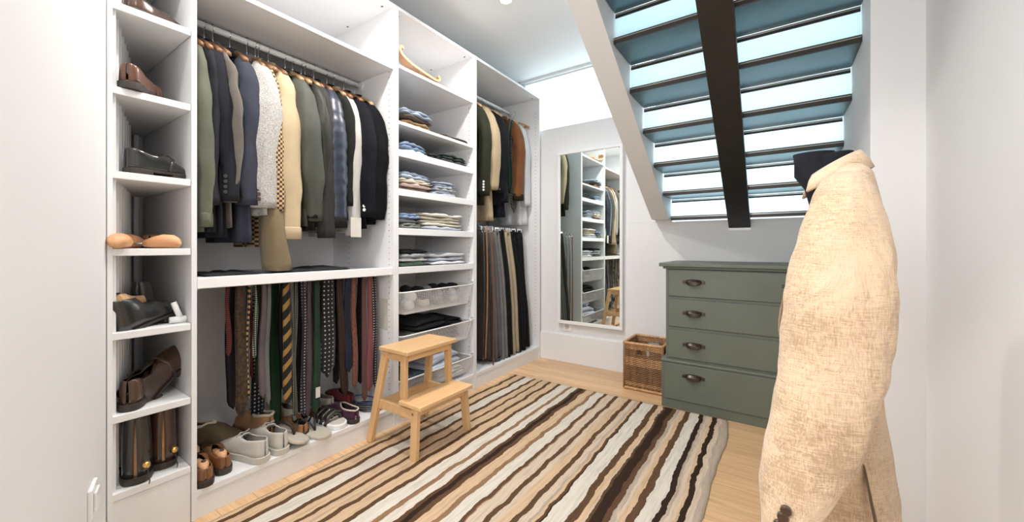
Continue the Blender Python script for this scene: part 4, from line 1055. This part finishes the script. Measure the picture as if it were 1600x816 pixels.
# ------------------------------------------------------------------ shoes
def shoe(label, loc, rz, upper, sole, L=.29, W=.102, H=.068, ankle=0, tree=None, lace=None, tilt=(0, 0), group='shoes', name='shoe', sneaker=False, gap=1.0, lining=None, toe=1.0, strapm=None, cat='shoe', extra=None, rim=None, rim_r=.007):
    t = thing(name, label, cat, loc, 0, group)
    t.rotation_euler = (Matrix.Rotation(rz, 3, 'Z') @ Matrix.Rotation(tilt[0], 3, 'X') @ Matrix.Rotation(tilt[1], 3, 'Y')).to_euler()
    T_ = [0, .02, .06, .12, .2, .3, .4, .48, .56, .65, .74, .83, .91, .97, 1]
    hw = [.004, .018, .026, .031, .033, .034, .037, .041, .046, .050, .050, .045, .034, .019, .004]
    tp = [1, 1.03, 1.03, 1.0, .95, .90, .92, 1.0, .96, .80, .66, .58, .52, .40, .2]
    gp = [0, .010, .018, .022, .023, .022, .018, .010, .0, 0, 0, 0, 0, 0, 0]
    k = W/.1; zs = .024 if not sneaker else .026; m_ = 8
    def h_(i): 
        q = tp[i]*H
        if ankle: q += ankle*max(0, min(1, (.42-T_[i])/.1))
        if i > 8: q *= toe
        return q
    g = G(); rows = []
    for i, tt_ in enumerate(T_):
        left = []
        for j in range(m_):
            a = j/(m_-1)*PI/2; gg = gp[i]*gap*k
            x = gg+(hw[i]*k-gg)*max(0, math.cos(a))**.62; z = zs-.004+(h_(i)-zs+.004)*math.sin(a)**(.9 if i < 8 else .8)
            if ankle and tt_ < .42: x = gg+(hw[i]*k-gg)*max(0, 1-(j/(m_-1))**1.6)
            left.append((x, z))
        y = (tt_-.5)*L
        row = [(-x, y, z) for x, z in left]+[(x, y, z) for x, z in reversed(left)]
        rows.append(row)
    n2 = 2*m_
    o_ = len(g.v)
    for r in rows: g.v += r
    for i in range(len(rows)-1):
        for j in range(n2-1):
            if j == m_-1 and (T_[i] < .5 and gap > 0): continue
            g.f.append((i*n2+j, i*n2+j+1, (i+1)*n2+j+1, (i+1)*n2+j))
    up = obj('upper', g, upper, t, smooth=True, solid=.0035)
    if rim:
        ln = [(gp[i]*gap*k+.001, (T_[i]-.5)*L, h_(i)) for i in range(9)]; loop = [(x, y, z) for x, y, z in ln]+[(-x, y, z) for x, y, z in reversed(ln)]
        obj('collar', G().tube(loop, rim_r, 7), rim, t, smooth=True)
    # insole
    g = G(); a = []; c = []
    for i, tt_ in enumerate(T_): a.append(((hw[i]*k-.003) if hw[i] > .005 else .001, (tt_-.5)*L))
    pts = [(x, y) for x, y in a]+[(-x, y) for x, y in reversed(a)]
    g.loft([[(x, y, zs-.006) for x, y in pts], [(x, y, zs+.001) for x, y in pts]]); obj('insole', g, lining or M['dark_in'], t)
    # outsole
    g = G(); e = .004 if not sneaker else .007
    def outl(sc, sel): 
        q = [(hw[i]*k+sc, (T_[i]-.5)*L*(1+sc*4)) for i in sel]; return [(x, y) for x, y in q]+[(-x, y) for x, y in reversed(q)]
    al = range(len(T_))
    lo = 0.0 if sneaker else .0145
    P_ = outl(e, al); g.loft([[(x*.985, y, lo) for x, y in P_], [(x, y, lo+.003) for x, y in P_], [(x, y, zs-.001) for x, y in P_]])
    if not sneaker:
        P_ = outl(e, [i for i in al if T_[i] <= .3]); g.loft([[(x*.96, y, 0) for x, y in P_], [(x, y, .016) for x, y in P_]])
        P_ = outl(e*.6, [i for i in al if T_[i] >= .56]); g.loft([[(x, y, .000) for x, y in P_], [(x, y, .016) for x, y in P_]])
    obj('sole', g, sole, t, bevel=.0015)
    if tree:
        g = G(); r = []
        for i, (yy, hwid, zt) in enumerate([(-.455, .005, .92), (-.43, .012, 1.06), (-.36, .018, 1.20), (-.28, .020, 1.15), (-.2, .018, .98), (-.1, .014, .86), (0, .010, .78)]):
            z1_ = zt*H+ankle; r.append([(-hwid*k, yy*L, zs), (hwid*k, yy*L, zs), (hwid*k, yy*L, z1_*.88), (hwid*.6*k, yy*L, z1_), (-hwid*.6*k, yy*L, z1_), (-hwid*k, yy*L, z1_*.88)])
        g.loft(r); tr = obj('shoe_tree', g, tree, t, bevel=.003)
        obj('thumb_hole', G().disc((0, -.35*L, H*1.205+ankle), .009, .0015, 'Z', 14), M['dark_in'], tr)
        if extra == 'knob':
            obj('knob', G().tube([(.03, -.46*L, H*.60), (.03, -.54*L, H*.66), (.03, -.57*L, H*.68), (.03, -.60*L, H*.68)], [.003, .006, .013, .005], 12), M['brass'], tr, smooth=True)
            obj('cord', G().tube([(.03, -.50*L, H*.62), (.036, -.56*L, H*.40), (.040, -.58*L, H*.12), (.038, -.58*L, .002)], .0018, 6), M['blackl'], tr, smooth=True)
    if lace:
        for q in range(4):
            y = (.42+q*.055-.5)*L; hh = H*(1.0-.10*q)+.004
            obj('lace', G().tube([(-.022, y, hh-.010), (-.010, y+.004, hh+.001), (.010, y-.004, hh+.001), (.022, y, hh-.010)], .0022, 6), lace, t, smooth=True)
        obj('lace', G().tube([(0, -.03*L, H+.005), (.018, -.06*L, H+.016), (.026, -.02*L, H+.004), (.006, 0, H+.003), (-.02, -.05*L, H+.014), (-.03, .0, H-.004)], .002, 6), lace, t, smooth=True)
    if strapm:
        y = .12*L
        obj('strap', G().tube([(-.046*k, y-.02, zs), (-.036*k, y-.005, H*.78), (0, y, H*.98), (.036*k, y-.005, H*.78), (.046*k, y-.02, zs)], .007, 8), strapm, t, smooth=True)
    return t
def at(px, py, z): return onZ(px, py, z)
SB = .1055
grp = 'shoes on the wardrobe floor'
# rotation: local +Y is the toe.  rz=+pi/2 -> toe towards -X (into the wardrobe)
INW = PI/2
def put(px, py, dpt=0): p = at(px, py, SB); return p
def heel_at(px, py, rz, L=.29):       # heel end on this pixel
    p = at(px, py, SB); return (p.x-math.sin(rz)*L*.5, p.y+math.cos(rz)*L*.5, SB)
shoe('brown leather shoe with cedar shoe tree nearest the camera, heel outward', heel_at(322, 762, INW-.15), INW-.15, M['cognac'], M['soled'], tree=M['cedar'], group=grp)
shoe('brown leather shoe with cedar shoe tree, right one of the front pair', heel_at(352, 742, INW-.10), INW-.10, M['cognac'], M['soled'], tree=M['cedar'], group=grp)
shoe('black leather shoe with wooden tree half hidden behind the front brown pair', (-1.99, .625, SB), INW+.05, M['blackl'], M['soled'], tree=M['cedar'], group=grp)
shoe('white canvas lace-up sneaker turned sideways, left of the pair', (-1.825, .792, SB), 1.78, M['canvas'], M['rubber'], sneaker=True, lace=M['canvas'], lining=F('grey_lining', (.25, .24, .25)), group=grp, H=.092, gap=1.1, L=.285)
shoe('white canvas sneaker with heel to the front, right of the pair', (-1.83, .905, SB), 1.55, M['canvas'], M['rubber'], sneaker=True, lace=M['canvas'], lining=F('grey_lining_b', (.25, .24, .25)), group=grp, H=.092, gap=1.1, L=.285)
shoe('olive suede slipper with cream fleece lining behind the brown shoes', (-2.00, .735, SB), -INW+.75, M['suede'], M['soled'], H=.115, lining=M['fleece'], rim=M['fleece'], gap=1.25, group=grp, sneaker=True, name='slipper', cat='slipper', toe=1.1)
shoe('tan suede clog with pale fleece edge under the paisley tie', (-1.99, .915, SB), INW+.05, plain('light_tan_suede', (.40, .22, .11), .7, var=.12), M['soled'], H=.12, lining=M['fleece'], rim=M['fleece'], gap=1.25, group=grp, sneaker=True, name='slipper', cat='slipper', toe=1.1)
shoe('cream fleece slipper behind the bottle green tie', (-2.05, 1.09, SB), INW, M['fleece'], M['rubber'], H=.08, lining=M['fleece'], group=grp, sneaker=True, name='slipper', cat='slipper')
shoe('plain brown loafer under the gold striped tie', (-1.90, 1.065, SB), INW-.2, M['tanl'], M['soled'], group=grp, H=.06)
shoe('cream leather shoe beneath the polka dot tie', (-2.07, 1.19, SB), INW, M['fleece'], M['rubber'], group=grp, sneaker=True)
shoe('second cream shoe behind the dark brown tie', (-2.07, 1.30, SB), INW, M['canvas'], M['rubber'], group=grp, sneaker=True)
shoe('black patent sandal lying behind the purple slippers', (-1.99, 1.285, SB), INW-1.1, M['blackl'], M['soled'], H=.06, group=grp) if False else None
shoe('brown suede shoe between cream shoes at the back', (-1.93, 1.19, SB), INW+.1, M['brownl'], M['soled'], group=grp, H=.055)
shoe('purple velvet slipper nearest the stool leg', (-1.83, at(557, 655, SB).y-.015, SB), INW-.15, M['purple'], M['soled'], H=.066, lining=M['fleece'], rim=M['fleece'], rim_r=.004, group=grp, name='slipper', cat='slipper', gap=1.2)
shoe('purple velvet slipper partly behind the other purple one', (-1.86, at(538, 645, SB).y-.03, SB), INW-.05, M['purple'], M['soled'], H=.06, lining=M['dark_in'], group=grp, name='slipper', cat='slipper', gap=1.2)
shoe('red and black sports shoe under the last red ties', (-2.02, 1.42, SB), INW-.2, F('red_mesh', (.20, .03, .04)), M['rubberb'], H=.07, group=grp, sneaker=True)
# slides: white sole with a glossy black knotted strap
def sandal(label, loc, rz, solem, strapm, kind, tilt=0):
    t = thing('sandal', label, 'sandal', loc, 0, grp); t.rotation_euler = (Matrix.Rotation(rz, 3, 'Z') @ Matrix.Rotation(tilt, 3, 'Y')).to_euler()
    L, T_ = .28, [0, .03, .1, .2, .35, .5, .65, .8, .92, .98, 1]; hw = [.008, .024, .034, .038, .037, .040, .047, .050, .040, .022, .006]
    P_ = [(h, (a-.5)*L) for h, a in zip(hw, T_)]; P_ = P_+[(-x, y) for x, y in reversed(P_)]
    h = .024 if kind == 'slide' else .014
    obj('sole', G().loft([[(x*.97, y, 0) for x, y in P_], [(x*1.03, y*1.01, .004) for x, y in P_], [(x*1.03, y*1.01, h-.004) for x, y in P_], [(x, y, h) for x, y in P_]]), solem, t, smooth=False, bevel=.001)
    obj('footbed', G().loft([[(x*.88, y*.94, h-.001) for x, y in P_], [(x*.86, y*.93, h+.001) for x, y in P_]]), M['foam'] if kind != 'slide' else M['rubber'], t)
    if kind == 'slide':
        for q in (-.01, .03, .065):
            obj('strap', G().tube([(-.048, q, h-.01), (-.036, q+.004, h+.030), (0, q+.008, h+.045), (.036, q+.004, h+.030), (.048, q, h-.01)], .012, 8), strapm, t, smooth=True)
        obj('buckle', G().disc((.040, .03, h+.016), .008, .006, 'X', 10), M['chrome'], t)
    else:
        for s in (-1, 1):
            obj('strap', G().tube([(0, .05, h), (s*.012, .035, h+.035), (s*.036, .0, h+.052), (s*.048, -.04, h+.030), (s*.046, -.06, h-.002)], .0048, 8), strapm, t, smooth=True)
    return t
p = at(515, 662, SB)
sandal('white slide sandal with glossy black straps right of the flip-flops', (-1.83, p.y-.005, SB), -INW+.10, M['wmetal'], M['blackl'], 'slide')
sandal('grey flip-flop with black thong strap lying under the other one', (-1.805, at(497, 683, SB).y+.005, SB), -INW+.12, M['foam'], M['rubberb'], 'thong')
sandal('grey flip-flop with black thong strap leaning on its twin, left one', (-1.800, at(470, 695, SB).y-.01, SB+.022), -INW-.05, M['foam'], M['rubberb'], 'thong', tilt=-.22)
# coiled black cables
g = G()
for k in range(5):
    pts = [(.085*math.cos(a/16*2*PI)*(1-.06*k), (.06+.01*k)*math.sin(a/16*2*PI+k*.4), .006+.005*k+.003*math.sin(a+k)) for a in range(17)]
    g.tube(pts, .0032, 6)
tag(obj('cable_coil', g, M['rubberb'], smooth=True, loc=(-1.80, at(597, 640, SB).y-.03, SB)), 'coil of thin black cable on the wardrobe floor behind the stool', 'cable')
g = G(); g.tube([(.08*math.cos(a/16*2*PI), .05*math.sin(a/16*2*PI), .004+.002*math.sin(a)) for a in range(17)], .003, 6)
tag(obj('cable_coil', g, F('blue_cable', (.05, .12, .30)), smooth=True, loc=(-1.84, at(580, 640, SB).y+.01, SB+.034)), 'single loop of blue cable on top of the black coil', 'cable')

# shoes in the corner niche ------------------------------------------------
gn_ = 'shoes in the wedge-shaped shoe shelves'
XN = -1.82; 
def niche(lab, px, py, z, rz, up, dX=0, **k):
    X = XN+dX; y = gy(px, X)
    return shoe(lab, (X, y, z+.001), rz, up, k.pop('sole', M['soled']), group=gn_, L=k.pop('L', .27), **k)
niche('dark brown leather shoe on the top visible niche shelf, left one', 252, 20, 1.797, .45, M['dbrownl'], dX=.02, L=.25)
niche('tan-edged dark shoe on the top visible niche shelf, right one', 258, 25, 1.797, 1.0, M['blackl'], dX=-.10, lining=M['tanl'])
niche('reddish brown glossy loafer on the second niche shelf, front one', 220, 120, 1.523, 1.05, M['brownl'], dX=.035, H=.080, lining=M['tanl'], L=.25, strapm=M['brownl'])
niche('reddish brown glossy loafer on the second niche shelf, rear one', 238, 130, 1.523, 1.35, M['brownl'], dX=-.10, L=.25)
niche('black strap shoe with silver shine on the third niche shelf, front one', 250, 240, 1.249, .30, M['blackl'], dX=.045, H=.088, strapm=M['blackl'], L=.22)
niche('black shoe behind the strap shoe on the third niche shelf', 225, 240, 1.249, 1.1, M['blackl'], dX=-.09, H=.085)
niche('dark leather boot with pale wooden shoe tree on the fifth niche shelf, front', 234, 470, .725, .55, M['blackl'], dX=.035, H=.090, tree=M['hangl'], ankle=.04, tilt=(.25, 0), L=.25)
niche('dark leather boot behind on the fifth niche shelf', 226, 470, .725, 1.2, M['blackl'], dX=-.12, H=.09, ankle=.06)
niche('brown strap shoe standing tipped on its side on the sixth niche shelf', 256, 580, .456+.045, .5, M['dbrownl'], dX=-.01, H=.10, strapm=M['dbrownl'], tilt=(.75, .15), L=.28, ankle=.03)
niche('brown strap shoe lying flat on the sixth niche shelf', 218, 600, .456, 1.1, M['dbrownl'], dX=.0, H=.10, strapm=M['dbrownl'])
# tall boots on the lowest shelf with brass-knobbed trees
niche('tall dark leather boot with brass-knobbed shoe tree on the lowest niche shelf, front', 218, 745, .205, 1.25, M['blackl'], dX=.0, H=.10, ankle=.12, tree=M['cedar'], extra='knob', L=.26, W=.128, gap=1.2)
niche('tall dark leather boot with brass-knobbed shoe tree on the lowest niche shelf, rear', 252, 720, .205, 1.35, M['dbrownl'], dX=-.045, H=.10, ankle=.11, tree=M['cedar'], extra='knob', L=.26, W=.128, gap=1.2)
# wooden shoe trees on the fourth shelf
def shoe_tree(lab, px, z, rz, dX, tilt=0.0, sc=1.0):
    X = XN+dX; y = gy(px, X)
    t = thing('shoe_tree', lab, 'shoe tree', (X, y, z+.001), rz, 'loose wooden shoe trees')
    rings = []
    for yy, hwid, zt, zl in [(-.125, .004, .02, .012), (-.118, .016, .036, .004), (-.10, .024, .048, .0), (-.07, .028, .05, 0), (-.04, .026, .042, 0), (-.01, .018, .03, .004)]:
        rings.append(ell(0, 0, 0, 1, 1, 14) and [(hwid*sc*math.cos(2*PI*q/14), yy, (zt+zl)/2+(zt-zl)/2*math.sin(2*PI*q/14)) for q in range(14)])
    obj('heel_block', G().loft(rings), M['cedar'], t, smooth=True)
    obj('spring_rod', G().tube([(0, -.02, .018), (0, .06, .016)], .003, 8), M['chrome'], t, smooth=True)
    rings = []
    for yy, hwid, zt in [(.03, .016, .035), (.05, .028, .05), (.075, .034, .046), (.10, .032, .038), (.125, .022, .026), (.14, .006, .014)]:
        rings.append([(hwid*sc*math.cos(2*PI*q/14), yy, zt/2+zt/2*math.sin(2*PI*q/14)) for q in range(14)])
    obj('toe_block', G().loft(rings), M['cedar'], t, smooth=True)
    return t
shoe_tree('loose cedar shoe tree lying left on the fourth niche shelf', 196, .998, 1.15, .05, sc=1.15)
shoe_tree('loose cedar shoe tree lying in the middle of the fourth niche shelf', 222, .998, 2.4, .045)
niche('small dark brown shoe behind the loose shoe trees', 240, 375, .998, 1.2, M['tanl'], dX=-.17, H=.05, L=.22)
# white shoe horn holder on the fifth shelf
t = thing('shoe_stretcher', 'white plastic shoe stretcher leaning on the fifth niche shelf', 'shoe stretcher', (-1.735, gy(280, -1.735), .726))
obj('foot', G().tube([(-.0, -.03, .012), (0, .02, .010)], [.012, .014], 10), M['wmetal'], t, smooth=True)
obj('stem', G().tube([(0, .005, .012), (-.01, -.015, .075)], .010, 10), M['wmetal'], t, smooth=True)

# ------------------------------------------------------------------ mannequin and linen jacket
MY = 1.06; MX = .092
mn = thing('tailors_dummy', 'black fabric tailor\'s dummy wearing a beige linen jacket', 'mannequin', (MX, MY, 0))
blk = F('black_jersey', (.012, .013, .018), var=.1)
cut = []
for z, a, b_, ox in [(.42, .065, .12, 0), (.55, .072, .125, 0), (.70, .066, .115, 0), (.85, .072, .13, 0), (1.0, .078, .135, 0), (1.08, .07, .125, -.002), (1.12, .058, .09, -.008), (1.145, .042, .055, -.018), (1.17, .034, .036, -.026), (1.19, .032, .033, -.03)]:
    cut.append([(ox+.012*(z < 1.1)+a*(.62 if z < 1.13 else 1)*math.cos(2*PI*q/28), b_*(.52 if z < 1.1 else .75)*math.sin(2*PI*q/28)+(.03 if z < 1.1 else 0), z) for q in range(28)])
obj('torso', G().loft(cut), blk, mn, smooth=True)
NB = [(1.10, .034, .046, .006), (1.14, .034, .042, .004), (1.166, .030, .036, .000), (1.180, .029, .034, .000)]
obj('neck', G().loft([[(ox+a*math.cos(2*PI*q/28), b2*math.sin(2*PI*q/28), z-.12*(ox+a*math.cos(2*PI*q/28)-(-.03))*(-1 if z > 1.16 else 0)) for q in range(28)] for z, a, b2, ox in NB]), blk, mn, smooth=True, bevel=.003)
obj('pole', G().tube([(0, 0, .03), (0, 0, .44)], .012, 12), M['dmetal'], mn, smooth=True)
obj('base', G().loft([[(r*math.cos(2*PI*q/28), r*math.sin(2*PI*q/28), z) for q in range(28)] for r, z in ((.14, 0), (.14, .012), (.03, .03))]), M['dmetal'], mn, smooth=False)

jk = thing('linen_jacket', 'large creased beige linen jacket worn by the black tailor\'s dummy', 'jacket', (MX, MY, .35))
def JL(p): return (p[0]-MX, p[1]-MY, p[2]-.35)
def rows2rings(rows, Yc, hy, n, folds=.0, sd=0, e=2.2, zoff=0):
    # rows: (py, xl, xr); real horizontal sections whose silhouettes sit at depth Yc
    out = []
    dense = []
    for i in range(len(rows)-1):
        m2 = 9
        for q in range(m2):
            f = q/m2; f2 = f
            dense.append(tuple(rows[i][c]*(1-f2)+rows[i+1][c]*f2 for c in range(len(rows[i]))))
    dense.append(rows[-1])
    for _ in range(2):
        dense = [dense[0]]+[tuple((dense[i-1][c]+2*dense[i][c]+dense[i+1][c])/4 for c in range(len(dense[0]))) for i in range(1, len(dense)-1)]+[dense[-1]]
    for d in dense:
        py, xl, xr, h2 = d[:4]; yc = d[4] if len(d) > 4 else Yc
        a = onY(xl, py, yc); b2 = onY(xr, py, yc); cx_ = (a.x+b2.x)/2; hx = (b2.x-a.x)/2; z = a.z
        r = []
        for k in range(n):
            an = 2*PI*k/n; c_, s_ = math.cos(an), math.sin(an)
            x = hx*math.copysign(abs(c_)**(2/e), c_); y = h2*math.copysign(abs(s_)**(2/e), s_)
            nn = noise.noise(Vector((c_*1.6+sd, s_*1.6, z*9)))*.7+noise.noise(Vector((c_*3.0+sd, s_*3.0+z*22, z*14)))*.55+noise.noise(Vector((c_*5+sd+z*18, s_*5, z*26)))*.35
            f = 1+folds*nn
            r.append(JL((cx_+x*f, yc+y*f, z)))
        out.append(r)
    return out
# torso of the jacket (half depth across in the 4th column)
body = [(262, 1300, 1347, .050, 1.06), (280, 1288, 1360, .110, 1.06), (305, 1276, 1366, .140, 1.07), (350, 1262, 1378, .145, 1.08), (420, 1246, 1386, .140, 1.09), (500, 1230, 1384, .132, 1.09),
        (560, 1224, 1376, .125, 1.09), (600, 1222, 1377, .125, 1.09), (650, 1216, 1388, .130, 1.09), (720, 1206, 1402, .135, 1.09), (816, 1196, 1413, .145, 1.09), (860, 1194, 1418, .150, 1.09)]
jb = obj('body', G().loft(rows2rings(body, 1.06, .17, 90, .040, 3)), M['linen'], jk, smooth=True)
slv = [(272, 1296, 1346, .022, .925), (282, 1284, 1358, .036, .905), (305, 1270, 1370, .046, .89), (350, 1254, 1388, .052, .875), (400, 1240, 1399, .055, .865), (460, 1226, 1405, .056, .858), (520, 1219, 1402, .056, .852), (575, 1214, 1390, .055, .846),
       (630, 1206, 1366, .055, .838), (690, 1192, 1345, .052, .825), (740, 1184, 1312, .050, .812), (780, 1188, 1284, .048, .80), (812, 1190, 1262, .047, .795), (840, 1186, 1250, .046, .79)]
js = obj('sleeve', G().loft(rows2rings(slv, .86, .05, 72, .075, 9, 2.1)), M['linen'], jk, smooth=True)
# the far sleeve
far = []
for i in range(15):
    u = i/14; far.append([(.028-.03*u+.050*math.cos(2*PI*q/20)*(1-.15*u), MY+.155-.0*u+.042*math.sin(2*PI*q/20)-MY, 1.07-u*.60-.35) for q in range(20)])
obj('sleeve', G().loft(far), M['linen'], jk, smooth=True)
# collar: rises behind the neck and falls to the front lapels
def ribbon(pts_in, pts_out, mat, name, par, th=.004):
    g = G(); rings = []
    for a, b2 in zip(pts_in, pts_out):
        a = Vector(a); b2 = Vector(b2); 
        m1 = a*.5+b2*.5
        rings.append([a, m1+Vector((0, 0, 0)), b2, b2+Vector((-th*.3, 0, -th)), m1+Vector((-th*.5, 0, -th)), a+Vector((-th, 0, -th*.2))])
    g.loft(rings, True, True); return obj(name, g, mat, par, smooth=True, sub=1)
def PX(px, py, Y): v = onY(px, py, Y); return JL(v)
g = G(); rings = []
for q in range(41):
    ph_ = math.radians(-122+244*q/40); c_, s_ = math.cos(ph_), math.sin(ph_); bk = (c_+1)/2
    cxx = .082-MX; A_ = lambda a, b2, z: (cxx+a*c_, b2*s_, z-.35)
    zt = 1.118+.066*bk**.8; zl = 1.092+.060*bk**.9
    rings.append([A_(.040, .050, zt-.012), A_(.043, .053, zt), A_(.048, .058, zt+.002), A_(.058, .072, (zt+zl)/2+.004), A_(.066, .085, zl), A_(.062, .080, zl-.003), A_(.052, .064, (zt+zl)/2-.004)])
g.loft(rings, True, True); obj('collar', g, M['linen'], jk, smooth=True)
lin = [PX(1284, 290, .955), PX(1266, 325, .95), PX(1254, 360, .945), PX(1246, 395, .94), PX(1238, 430, .94)]
lout = [PX(1296, 292, .92), PX(1282, 330, .915), PX(1268, 362, .915), PX(1254, 395, .92), PX(1243, 428, .925)]
ribbon(lin, lout, M['linen'], 'lapel', jk)
# front edge flap
fin = [PX(1232, 450, .90), PX(1219, 500, .90), PX(1214, 560, .90)]
ribbon([PX(1234, 425, .90), PX(1223, 465, .90), PX(1216, 500, .90), PX(1217, 530, .90)], [PX(1240, 425, .93), PX(1232, 465, .93), PX(1226, 500, .93), PX(1226, 530, .93)], M['linen'], 'front_edge', jk, .002)
# buttons on the cuff
for px, py in ((1228, 798), (1223, 808), (1217, 820)):
    c = onY(px, py, .752); g = G().tube([JL(c+Vector((0, .004, 0))), JL(c-Vector((0, .004, 0)))], .0070, 14)
    bt = obj('button', g, M['dbrownl'], jk, bevel=.0015)
# dark strip painting the shade inside the back vent
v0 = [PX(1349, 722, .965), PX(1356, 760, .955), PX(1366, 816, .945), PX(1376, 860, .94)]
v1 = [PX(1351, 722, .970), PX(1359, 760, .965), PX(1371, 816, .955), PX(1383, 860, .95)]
ribbon(v0, v1, F('vent_shade', (.13, .09, .055)), 'vent', jk, .002)
